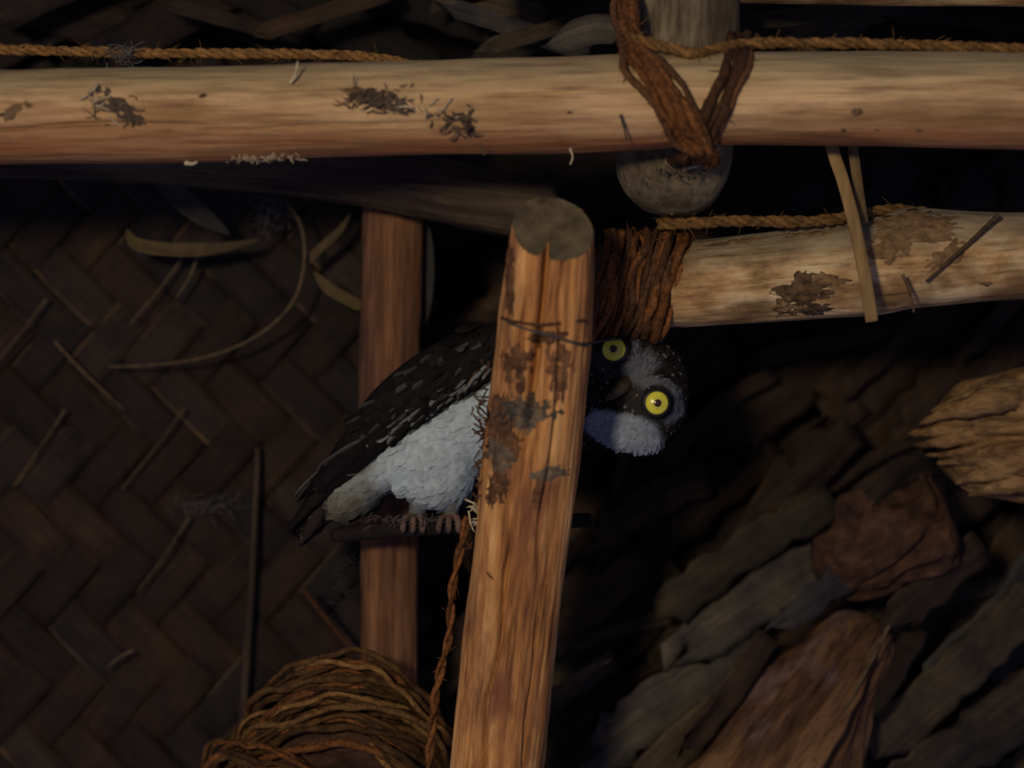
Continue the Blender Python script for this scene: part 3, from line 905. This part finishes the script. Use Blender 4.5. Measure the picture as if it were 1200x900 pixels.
# the dark core the cord is wound on
vs, fs = [], []
tube_data([P(250, 960, 0.26), P(320, 890, 0.23), P(400, 850, 0.215), P(470, 870, 0.22), P(540, 960, 0.26)], [S(30), S(50), S(62), S(55), S(30)], 24, vs, fs, rough=0.2, rs=40)
o = mesh_obj('core', vs, fs, M['husk'], t, o0); o.location = (0, 0, 0)

# perch under the owl, uprights and twigs
perch = log('perch_stick', pc([(392, 627, 0.20, 8), (440, 622, 0.19, 9), (520, 617, 0.177, 9), (610, 613, 0.162, 9), (690, 610, 0.16, 8)]), M['back'],
            'thin dusty stick under the owl feet, level between the two posts', 'stick', seg=20, step=0.004, lump=0.15, fine=0.05, seed=12)
log('thin_upright', pc([(302, 525, 0.375, 3), (301, 560, 0.372, 3.5), (297, 650, 0.37, 4), (290, 760, 0.37, 4.5), (284, 860, 0.37, 5), (280, 1000, 0.37, 5)]), M['dark_pole'],
    'thin dark upright stick against the woven mat, left of the owl tail', 'stick', seg=16, lump=0.15, fine=0.05, seed=13)
def twig(label, pts, r, mat, name='dry_twig', cat='twig', taper=0.5):
    ctrl = [tuple(P(*p)) for p in pts]
    n = 30
    sm = [V(p) for p in catmull(ctrl, n)]
    vs, fs = [], []
    tube_data(sm, [S(r, pts[0][2])*(1-taper*i/n) for i in range(n)], 7, vs, fs, rough=0.25, rs=500)
    o = mesh_obj(name, vs, fs, M[mat], None, sm[0])
    return tag(o, label, cat)
twig('long thin stem curving down over the woven mat', [(336, 238, 0.33), (352, 262, 0.325), (357, 300, 0.32), (348, 345, 0.32), (322, 378, 0.325), (280, 405, 0.335), (225, 422, 0.345), (170, 428, 0.355), (128, 430, 0.365)],
     2.6, 'tendril', 'curved_stem', 'stem')
twig('short reddish twig slanting beside the foot of the rear post', [(356, 692, 0.33), (380, 722, 0.325), (412, 762, 0.32)], 3.6, 'lash_dark', taper=0.2)
twig('dark twig lying diagonally over the weathered log', [(1170, 252, 0.085), (1130, 290, 0.078), (1085, 330, 0.078)], 3.2, 'bark')
twig('tiny dark twig at the lower edge of the weathered log', [(1058, 322, 0.068), (1066, 342, 0.067), (1071, 366, 0.074)], 2.4, 'bark')
twig('tiny black twig standing on the beam left of the tie', [(727, 134, -0.037), (731, 148, -0.037), (735, 166, -0.033)], 1.8, 'debris')
twig('pale bent straw sticking up from the top of the beam', [(340, 97, -0.034), (346, 88, -0.037), (349, 72, -0.040)], 2.2, 'straw', 'dry_straw', 'straw')
twig('pale straw under the tie at the rafter end', [(800, 198, 0.038), (825, 192, 0.032), (838, 186, 0.03)], 2.6, 'straw', 'dry_straw', 'straw')
twig('pale straw hanging from the lower edge of the beam middle', [(668, 174, -0.012), (671, 184, -0.014), (668, 193, -0.014)], 1.5, 'straw', 'dry_straw', 'straw')
twig('pale speck of straw beneath the left part of the beam', [(218, 191, -0.016), (225, 192, -0.02), (231, 190, -0.018)], 3.0, 'straw', 'dry_straw', 'straw')
twig('thin stem crossing the woven mat below the curled leaf', [(232, 300, 0.36), (222, 325, 0.36), (205, 352, 0.362)], 2.6, 'tendril')
twig('reddish leaf rib lying across the middle of the mat', [(64, 400, 0.375), (100, 438, 0.373), (146, 480, 0.375)], 1.7, 'tendril', 'leaf_rib', 'leaf rib')
twig('pale rib ending in the lower mat near a cobweb', [(222, 606, 0.372), (190, 655, 0.37), (160, 694, 0.372)], 2.0, 'tendril', 'leaf_rib', 'leaf rib')
twig('pale rib along the upper left of the mat', [(55, 350, 0.374), (28, 385, 0.373), (-4, 424, 0.375)], 1.7, 'tendril', 'leaf_rib', 'leaf rib')
twig('pale rib slanting under the curled leaf on the mat', [(214, 302, 0.372), (186, 340, 0.37), (152, 380, 0.372)], 2.0, 'tendril', 'leaf_rib', 'leaf rib')
twig('pale rib on the mat left of the owl tail', [(216, 478, 0.374), (190, 515, 0.373), (142, 574, 0.375)], 1.7, 'tendril', 'leaf_rib', 'leaf rib')
twig('pale rib low on the far left of the mat', [(76, 480, 0.374), (50, 520, 0.373), (14, 570, 0.375)], 1.7, 'tendril', 'leaf_rib', 'leaf rib')
twig('short pale rib at the bottom of the mat', [(156, 762, 0.37), (140, 770, 0.37), (126, 782, 0.372)], 2.0, 'tendril', 'leaf_rib', 'leaf rib')

def leaf(label, pts, width, mat, name='dry_leaf', taper0=0.2, taper1=0.5, curl=0.12, face=V((0.1, -1, 0.35))):
    ctrl = [tuple(P(*p)) for p in pts]
    o = ribbon(name, ctrl, S(width, pts[0][2]), M[mat], None, V(ctrl[0]), face=face, taper0=taper0, taper1=taper1, n=36, cross=6, curl=curl, wob=0.0015, thick=0.0009)
    return tag(o, label, 'leaf')
leaf('pale curled dry leaf lying across the upper mat', [(148, 268, 0.325), (158, 285, 0.32), (185, 292, 0.318), (230, 293, 0.318), (270, 288, 0.322), (306, 280, 0.33)], 17, 'dry_leaf')
leaf('grey dry leaf hanging down from behind the beam above the curled leaf', [(188, 205, 0.31), (205, 228, 0.31), (232, 250, 0.315), (270, 275, 0.325)], 26, 'grey_leaf')
leaf('dry leaf tip sticking out left of the rear post', [(368, 318, 0.31), (385, 338, 0.305), (405, 350, 0.303), (428, 362, 0.305)], 15, 'dry_leaf', taper0=0.4, taper1=0.2)
leaf('thin dry blade slanting up beside the rear post', [(355, 312, 0.335), (375, 292, 0.33), (398, 270, 0.328), (412, 248, 0.33)], 10, 'dry_leaf')
leaf('dim grey blade in the dark gap right of the rear post', [(496, 250, 0.30), (504, 300, 0.30), (503, 350, 0.30), (498, 385, 0.305)], 9, 'thatch_grey')
leaf('dusty grey rolled leaf above the beam left of the tie', [(640, 52, 0.10), (665, 38, 0.085), (700, 28, 0.08), (735, 30, 0.085)], 40, 'thatch_grey', taper0=0.3, taper1=0.2, curl=-0.3)
leaf('narrow pale blade curving at the foot of the thatch beside the post', [(640, 822, 0.27), (665, 802, 0.262), (690, 786, 0.26), (718, 772, 0.262)], 12, 'dry_leaf')

def tuft(label, centre, count, length, spread, mats, seed, name='dry_tuft', r=0.8, curl=1.0, down=0.0, cat='dry tuft'):
    """tangle of short broken fibres"""
    rg = random.Random(seed)
    c = P(*centre)
    vs, fs = [], []
    for k in range(count):
        p = c + V((rg.gauss(0, spread[0]), rg.gauss(0, spread[1]), rg.gauss(0, spread[2])))
        d = V((rg.gauss(0, 1), rg.gauss(0, .6), rg.gauss(0, .8)-down)).normalized()
        b = V((rg.gauss(0, 1), rg.gauss(0, 1), rg.gauss(0, 1)))*curl
        L = length*rg.uniform(0.4, 1.3)
        tube_data([p + d*L*f + b*L*f*f*0.4 for f in (-.5, -.2, .1, .3, .5)], [S(r), S(r), S(r*0.9), S(r*0.7), S(r*0.3)], 4, vs, fs, cap=False)
    o = mesh_obj(name, vs, fs, M[mats], None, c)
    return tag(o, label, cat)
tuft('dark tangle of debris stuck on the far left of the beam', (135, 128, -0.034), 60, 0.008, (0.010, 0.0015, 0.006), 'debris', 1)
tuft('dark tangle of debris stuck on the beam left of centre', (440, 118, -0.036), 80, 0.008, (0.014, 0.0015, 0.005), 'debris', 2)
tuft('curled dark scraps on the lower front of the beam', (535, 140, -0.036), 26, 0.010, (0.009, 0.0015, 0.006), 'debris', 3, r=1.3)
tuft('fuzzy pale fibres along the lower edge of the beam', (312, 186, -0.024), 60, 0.004, (0.014, 0.004, 0.0015), 'straw', 4, r=0.6)
tuft('few pale chips beside the left debris on the beam', (112, 120, -0.036), 8, 0.012, (0.006, 0.001, 0.006), 'straw', 5, r=1.3)
tuft('few pale chips beside the middle debris on the beam', (500, 130, -0.037), 8, 0.012, (0.016, 0.001, 0.003), 'straw', 6, r=1.3)
tuft('grey cobweb lint beside the dark debris on the rope', (140, 64, 0.042), 40, 0.014, (0.008, 0.003, 0.004), 'web', 7, r=0.7)
tuft('grey cobweb lint caught low on the mat', (245, 592, 0.366), 80, 0.010, (0.016, 0.004, 0.005), 'web', 8, r=0.6, cat='cobweb')
tuft('grey cobweb lint near the top of the mat', (318, 248, 0.33), 80, 0.010, (0.010, 0.006, 0.010), 'web', 9, r=0.6, cat='cobweb')
tuft('pale cobweb lint under the tie on the rafter end', (800, 200, 0.04), 40, 0.009, (0.014, 0.003, 0.003), 'dust', 10, r=0.8, cat='cobweb')
tuft('grey lint left of the foot of the rear post', (400, 680, 0.29), 50, 0.009, (0.006, 0.004, 0.012), 'web', 11, r=0.6, cat='cobweb')
tuft('shaggy bark fibres hanging off the left side of the post', (568, 520, 0.02), 90, 0.012, (0.004, 0.008, 0.030), 'post_bark', 12, r=1.2, down=0.8, name='bark_fibre', cat='bark fibre')
tuft('whitish frayed scrap on the left side of the post below the owl', (562, 600, 0.06), 26, 0.016, (0.003, 0.004, 0.007), 'straw', 13, r=1.4, down=0.6)
tuft('dusty lint gathered on the perch under the owl', (505, 610, 0.168), 120, 0.008, (0.026, 0.006, 0.002), 'web', 14, r=0.7, cat='cobweb')
tuft('grey dust patch of lint on the front of the post', (612, 482, -0.03), 60, 0.012, (0.009, 0.002, 0.006), 'web', 15, r=0.7, cat='cobweb')
twig('thin pale rib along the right edge of the palm stalk', [(1042, 733, 0.27), (1005, 805, 0.258), (958, 890, 0.25)], 2.4, 'tendril', 'leaf_rib', 'leaf rib')
# ================================================================== THE OWL
YO = 0.180
owl_base = P(505, 607, YO)
owl = thing('owl', 'small brown owl with white belly and yellow eyes peering round the post', 'owl', owl_base)

def ellipsoid(bm, px, py, y, a, b, c, rot):
    """radii in photograph pixels: a along rot (deg, counter-clockwise in the picture), b across, c in depth"""
    s = S(1, y)
    m = Matrix.Translation(P(px, py, y)) @ Matrix.Rotation(-math.radians(rot), 4, 'Y') @ Matrix.Diagonal((a*s, c*s, b*s, 1))
    bmesh.ops.create_icosphere(bm, subdivisions=4, radius=1.0, matrix=m)
bm = bmesh.new()
for e in ((545, 492, YO, 118, 62, 60, 36), (508, 530, YO-0.004, 62, 56, 54, 40), (514, 556, YO-0.01, 40, 44, 40, 80), (424, 562, YO, 56, 35, 40, 40), (470, 528, YO, 70, 40, 46, 38), (612, 470, YO-0.002, 82, 74, 62, 25),
          (672, 462, YO-0.014, 62, 66, 56, 0), (737, 449, YO-0.038, 78, 64, 56, -52), (735, 506, YO-0.052, 46, 23, 32, -18), (722, 490, YO-0.045, 40, 28, 36, -18),
          (755, 462, YO-0.05, 46, 40, 46, -52), (728, 425, YO-0.05, 36, 34, 44, -52), (385, 590, YO+0.004, 44, 14, 26, 48)):
    ellipsoid(bm, *e)
me = bpy.data.meshes.new('body_tmp'); bm.to_mesh(me); bm.free()
tmp = bpy.data.objects.new('body_tmp', me); COL.objects.link(tmp)
rm = tmp.modifiers.new('r', 'REMESH'); rm.mode = 'VOXEL'; rm.voxel_size = 0.0019
sm_ = tmp.modifiers.new('s', 'SMOOTH'); sm_.factor = 0.5; sm_.iterations = 9
dg = bpy.context.evaluated_depsgraph_get()
em = tmp.evaluated_get(dg).to_mesh()
bv = [v.co.copy() for v in em.vertices]
bn = [v.normal.copy() for v in em.vertices]
bf = [tuple(p.vertices) for p in em.polygons]
tmp.evaluated_get(dg).to_mesh_clear()
bpy.data.objects.remove(tmp, do_unlink=True)
for i, v in enumerate(bv):
    bv[i] = v + bn[i]*(0.0012*noise.noise(v*110) + 0.0016*noise.noise(v*45))
SURF['owl'] = BVHTree.FromPolygons(bv, bf)

E1, E2, EM = (720, 410), (769, 472), (744.5, 441)
ex, ey = 0.62, 0.785          # eye line in picture coordinates (right, down)
ux, uy = 0.785, -0.62         # crown direction of the tilted head
WHITE = V((0.42, 0.51, 0.565)); DARK = V((0.009, 0.008, 0.009)); BROWN = V((0.020, 0.017, 0.016)); PALE = V((0.125, 0.135, 0.155)); THROAT = V((0.23, 0.265, 0.315))
def sstep(a, b, x):
    t = min(1, max(0, (x-a)/(b-a))); return t*t*(3-2*t)
def plumage_colour(v):
    x, y = to_px(v)
    j = 6*noise.noise(v*70)
    if x > 655:                                    # head
        c = DARK.lerp(BROWN, 0.5+0.5*noise.noise(v*160))
        front = sstep(0.0, 0.012, (YO-0.022) - v.y)
        dx, dy = x-EM[0], y-EM[1]
        b = dx*ux + dy*uy; a = dx*ex + dy*ey
        for E, k in ((E1, 0.75), (E2, 1.0)):
            r = math.hypot(x-E[0], y-E[1]) + j*0.5
            bb = (x-E[0])*ux + (y-E[1])*uy
            ring = sstep(19, 23, r)*(1-sstep(28, 33, r))
            c = c.lerp(PALE*1.0, front*k*0.9*ring*sstep(-12, 2, bb))
            c = c.lerp(V((0.035, 0.032, 0.030)), front*0.8*sstep(17, 20, r)*(1-sstep(28, 40, r))*sstep(4, -10, bb))
        mid = (1-sstep(9, 17, abs(a+4)))*sstep(-12, -2, b)*(1-sstep(26, 40, b))
        c = c.lerp(PALE*0.9, front*mid*0.8)
        # white throat, widest under the right eye
        tx, ty = (x-731)*0.951 + (y-507)*0.309, -(x-731)*0.309 + (y-507)*0.951
        th = math.sqrt((tx/50)**2 + (ty/(24 + 4*sstep(-20, 20, tx)))**2) + j*0.02
        c = c.lerp(THROAT, front*(1-sstep(0.82, 1.06, th)))
        if y > 525 and th > 1.05: c = c.lerp(DARK, 0.6)
        return c
    # body: white under the line of the folded wing
    line = 572 - (x-385)*0.66
    w = sstep(-6, 6, y + j - line)*sstep(376, 396, x + j)
    under = DARK.lerp(BROWN, 0.5+0.5*noise.noise(v*140))
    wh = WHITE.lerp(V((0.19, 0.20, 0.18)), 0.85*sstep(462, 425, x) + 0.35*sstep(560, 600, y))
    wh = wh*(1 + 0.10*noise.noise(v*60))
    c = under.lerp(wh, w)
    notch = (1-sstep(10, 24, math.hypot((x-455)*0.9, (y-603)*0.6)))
    c = c.lerp(DARK*1.5, notch)  # gap between the belly lobes, its shade painted dark
    return c
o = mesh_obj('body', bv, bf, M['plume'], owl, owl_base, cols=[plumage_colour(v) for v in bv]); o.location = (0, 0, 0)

# contour feathers over the whole body
rg = random.Random(11)
fv, ff, fc = [], [], []
tail_dir = V((-0.78, 0, -0.56))
face_c = P(EM[0]-6, EM[1]+4, YO-0.09)
cand = list(range(len(bv)))
rg.shuffle(cand)
count = 0
for i in cand:
    if count > 6500: break
    p, n = bv[i], bn[i]
    x, y = to_px(p)
    if min(math.hypot(x-E1[0], y-E1[1]), math.hypot(x-E2[0], y-E2[1])) < 22 and p.y < YO: continue
    if math.hypot(x-722, y-460) < 12 and p.y < YO: continue
    flow = tail_dir if x < 655 else (p - face_c).normalized()*0.8 + tail_dir*0.35
    g = flow - n*flow.dot(n)
    if g.length < 0.15: continue
    g.normalize()
    g = (g + V((rg.gauss(0, .12), rg.gauss(0, .12), rg.gauss(0, .12)))).normalized()
    s = g.cross(n).normalized()
    head = x > 655
    if not head and plumage_colour(p).length > 0.3 and rg.random() < 0.55: continue
    L = rg.uniform(0.004, 0.006) if head else rg.uniform(0.010, 0.016)
    W = L*0.26
    c = plumage_colour(p + g*L*0.4)
    c = c*(rg.uniform(0.95, 1.05) if c.length > 0.3 else rg.uniform(0.8, 1.2))
    spot = (c.length < 0.15 and rg.random() < 0.16)
    b0 = len(fv)
    for (f, w, h) in ((0, 0.35, -0.0006), (0.35, 1.0, 0.0003), (0.72, 0.9, 0.0006), (1.0, 0.25, 0.0007)):
        cc = c if not (spot and f > 0.6) else V((0.12, 0.12, 0.115))
        for sd in (-1, 1):
            fv.append(p + g*L*f + s*sd*W*w + n*(h + (0.0003 if sd > 0 else 0)))
            fc.append(cc)
    for q in range(3):
        ff.append((b0+2*q, b0+2*q+1, b0+2*q+3, b0+2*q+2))
    count += 1
o = mesh_obj('contour_feathers', fv, ff, M['plume'], owl, owl_base, cols=fc); o.location = (0, 0, 0)
o['kind'] = 'stuff'

# folded wings
def wing(ymul, name):
    rows = [(605, 392, 22, 0.010), (572, 408, 30, 0.012), (512, 440, 33, 0.012), (455, 485, 30, 0.011), (408, 536, 20, 0.008), (372, 580, 10, 0.006), (340, 620, 3, 0.003)]
    vs, fs, cs = [], [], []
    ax = V((-0.74, 0, -0.67)).normalized(); up = V((-0.67, 0, 0.74))
    sm = catmull([tuple(P(x, y, YO))+(S(w, YO), t) for x, y, w, t in rows], 48)
    seg = 28
    for (x, y, z, w, t) in sm:
        c = V((x, y, z))
        px, py = to_px(c)
        # lie on the flank
        flank = 0.040 * (0.55 + 0.45*sstep(360, 500, px))*ymul
        for j in range(seg):
            a = 2*math.pi*j/seg
            lat = math.cos(a)
            v = c + up*w*lat + V((0, -flank + ymul*0.016*max(0, lat)**2 + (-math.sin(a))*t, 0))
            vs.append(v)
            cs.append(DARK.lerp(BROWN, 0.5+0.5*noise.noise(v*150)))
    n = len(sm)
    for i in range(n-1):
        for j in range(seg):
            k = (j+1) % seg
            fs.append((i*seg+j, i*seg+k, (i+1)*seg+k, (i+1)*seg+j))
    fs.append(tuple(range(seg))[::-1]); fs.append(tuple((n-1)*seg+j for j in range(seg)))
    o = mesh_obj('wing', vs, fs, M['plume'], owl, owl_base, cols=cs); o.location = (0, 0, 0)
    return o, vs, fs
wing_near, wv, wf = wing(1, 'wing')
wing_far, _, _ = wing(-1, 'wing')
SURF['wing'] = BVHTree.FromPolygons(wv, wf)
def feather(parent, x, y, ang, L, W, base, tipc, bars=0, lift=0.0012, edge=None, spot=None):
    """one vane: rows along the shaft, laid on the wing"""
    a = math.radians(ang)
    dx, dy = math.cos(a), -math.sin(a)
    nx, ny = -dy, dx
    vs, fs, cs = [], [], []
    R = 12
    default = None
    prev = None
    for r in range(R+1):
        f = r/R
        w = W*min(1, 0.35+1.6*f)*math.sqrt(max(0.02, 1-max(0, (f-0.72)/0.29)**2))
        for q in (-1, -0.5, 0, 0.5, 1):
            X, Y = x+dx*L*f+nx*w*q, y+dy*L*f+ny*w*q
            h, n = on_surf('wing', X, Y, lift*(0.6+f) - 0.0005*abs(q))
            if h is None:
                h = P(X, Y, prev.y + 0.0006 if prev else YO-0.03)
            prev = h
            vs.append(h)
            c = base
            if bars and math.sin(f*bars*6.283) > 0.55 and abs(q) > 0.3: c = tipc
            if spot and abs(f-0.72) < 0.24 and q*spot >= 0.4: c = tipc
            if edge and q == 1: c = edge
            cs.append(c)
    for r in range(R):
        for q in range(4):
            b = r*5+q
            fs.append((b, b+1, b+6, b+5))
    o = mesh_obj('wing_feather', vs, fs, M['feather'], parent, owl_base, cols=cs); o.location = (0, 0, 0)
    return o
rg = random.Random(4)
# long flight feathers, lowest first
for k in range(9):
    f = k/8
    x0, y0 = 528 - 90*f, 452 + 56*f
    feather(wing_near, x0+10, y0-8, 219+rg.uniform(-2, 3), 150+35*f*(1-f)*2 - 55*f*0.3, 7.5, DARK*rg.uniform(0.8, 1.2), V((0.17, 0.16, 0.145)), bars=0, lift=0.0012+0.0003*k,
            edge=V((0.10, 0.10, 0.095)) if k % 3 == 1 else V((0.04, 0.04, 0.038)))
# coverts and scapulars in rows with pale spots
for row in range(8):
    for k in range(14):
        s = (k + 0.5*(row % 2))/14
        cx, cy = 446 + 135*s, 494 - 92*s
        off = (row-3.6)*7.8*(0.55+0.45*s)
        x, y = cx - off*(-0.60) * -1, cy - off*0.78
        x += rg.uniform(-4, 4); y += rg.uniform(-3, 3)
        lowband = row <= 2
        pale = V((0.20, 0.215, 0.21)) if lowband else V((0.055, 0.055, 0.052))
        feather(wing_near, x, y, 217+rg.uniform(-8, 8), rg.uniform(26, 38), rg.uniform(3.2, 4.8), DARK.lerp(BROWN, rg.random()*0.8), pale*rg.uniform(0.6, 1.1),
                lift=0.0028+0.0003*row+0.0003*rg.random(), spot=rg.choice([1, -1, 1]) if rg.random() < (0.75 if lowband else 0.3) else None)
# tail
for k in range(7):
    f = (k-3)/3
    ctrl = [tuple(P(408, 566, YO+0.010*f)), tuple(P(378, 600+4*f, YO+0.014*f)), tuple(P(352-4*f, 638+5*f, YO+0.018*f))]
    o = ribbon('tail_feather', ctrl, S(13, YO), M['back'], owl, owl_base, face=V((0.45, -0.85, 0.25)), taper0=0.1, taper1=0.25, n=16)

# eyes
def dome(name, c, fwd, r, h, mat, parent, hole=0.0, cols=None):
    z = fwd.normalized(); x = z.orthogonal().normalized(); y = z.cross(x)
    vs, fs, cs = [], [], []
    rings, seg = 8, 40
    for q in range(rings+1):
        f = hole + (1-hole)*q/rings
        for j in range(seg):
            a = 2*math.pi*j/seg
            vs.append(c + (x*math.cos(a)+y*math.sin(a))*r*f + z*h*(1-f*f))
            if cols: cs.append(cols(f, a))
    for q in range(rings):
        for j in range(seg):
            k = (j+1) % seg
            fs.append((q*seg+j, q*seg+k, (q+1)*seg+k, (q+1)*seg+j)[::-1])
    b = len(vs)
    for j in range(seg):                                   # skirt into the head
        vs.append(vs[rings*seg+j] - z*r*0.5 - (vs[rings*seg+j]-c)*0.05)
        if cols: cs.append(cs[rings*seg+j])
    for j in range(seg):
        k = (j+1) % seg
        fs.append((rings*seg+j, rings*seg+k, b+k, b+j)[::-1])
    o = mesh_obj(name, vs, fs, mat, parent, owl_base, cols=cs if cols else None)
    o.location = (0, 0, 0)
    return o
YELLOW = V((0.74, 0.70, 0.06))
def iris_col(f, a):
    return YELLOW * (1.0 - 0.35*abs(f-0.72)*2 + 0.10*math.sin(a*17)*f)
for (E, g) in ((E1, V((-0.10, -1, 0.05))), (E2, V((0.14, -1, -0.04)))):
    h, n = on_surf('owl', *E)
    fwd = (g.normalized()*0.75 + n*0.25).normalized()
    s = S(1, h.y)
    rim = dome('eye', h + fwd*0.0012, fwd, 17.5*s, 5.0*s, M['rim'], owl)
    dome('iris', h + fwd*0.0012 + fwd*2.2*s, fwd, 13.6*s, 5.0*s, M['iris'], rim, hole=0.33, cols=iris_col)
    dome('pupil', h + fwd*0.0012 + fwd*5.9*s, fwd, 5.4*s, 1.6*s, M['pupil'], rim)
# beak: short hooked, between and below the eyes of the tilted head
h, n = on_surf('owl', 727, 455)
dn = V((-0.785, 0, -0.62))
pts = [h - dn*0.006 + V((0, 0.004, 0)), h - dn*0.001 + V((0, -0.006, 0)), h + dn*0.006 + V((0, -0.0095, 0)), h + dn*0.012 + V((0, -0.008, 0)), h + dn*0.0155 + V((0, -0.003, 0))]
vs, fs = [], []
sm = [V(p) for p in catmull([tuple(p) for p in pts], 18)]
tube_data(sm, [0.0062*(1-(i/17)**1.6)+0.0004 for i in range(18)], 14, vs, fs)
o = mesh_obj('beak', vs, fs, M['beak'], owl, owl_base); o.location = (0, 0, 0)
# feathered legs and gripping toes
for (lx, fx) in ((500, 486), (530, 528)):
    py = 617 - (fx-520)*0.05
    top = P(lx, 575, YO-0.014); ank = P(fx, 603, 0.178 - (0.004 if fx > 500 else -0.002))
    vs, fs = [], []
    sm = [V(p) for p in catmull([tuple(top), tuple((top+ank)/2+V((0, -0.003, 0))), tuple(ank)], 12)]
    tube_data(sm, [S(17-0.75*i) for i in range(12)], 14, vs, fs, rough=0.15, rs=200)
    o = mesh_obj('leg', vs, fs, M['plume'], owl, owl_base, cols=[V((0.18, 0.185, 0.185))]*len(vs)); o.location = (0, 0, 0)
    leg = o
    for k, dx in enumerate((-13, -2, 9)):
        c = P(fx+dx*0.4, 606, ank.y)
        ring = [ank + V((0, -0.003, 0.001)), P(fx+dx*0.8, 606.5, ank.y-0.0095), P(fx+dx, 612, ank.y-0.0125), P(fx+dx*1.05, 619, ank.y-0.0115), P(fx+dx*1.05, 625, ank.y-0.006)]
        vs, fs = [], []
        sm = [V(p) for p in catmull([tuple(p) for p in ring], 14)]
        tube_data(sm, [S(4.2) if i < 11 else S(4.2*(14-i)/4) for i in range(14)], 9, vs, fs, rough=0.1, rs=900)
        o = mesh_obj('toe', vs, fs, M['foot'], leg, owl_base); o.location = (0, 0, 0)

# repeats of one kind share a group
for base, grp in (('leaf_rib', 'pale leaf ribs on mat and thatch'), ('dry_twig', 'small twigs caught on the poles and mat'), ('dry_straw', 'pale straws on the beam'), ('dry_leaf', 'dry leaves hanging behind the beam'),
                  ('dry_tuft', 'tufts of debris and lint'), ('coir_rope', 'twisted coir ropes on the poles'), ('coir_lashing', 'coir lashings tying the poles'), ('split_stem', 'split stems hanging from the beam'),
                  ('thin_wire', 'wires round the post')):
    for o in bpy.data.objects:
        if o.parent is None and o.name.split('.')[0] == base:
            o['group'] = grp
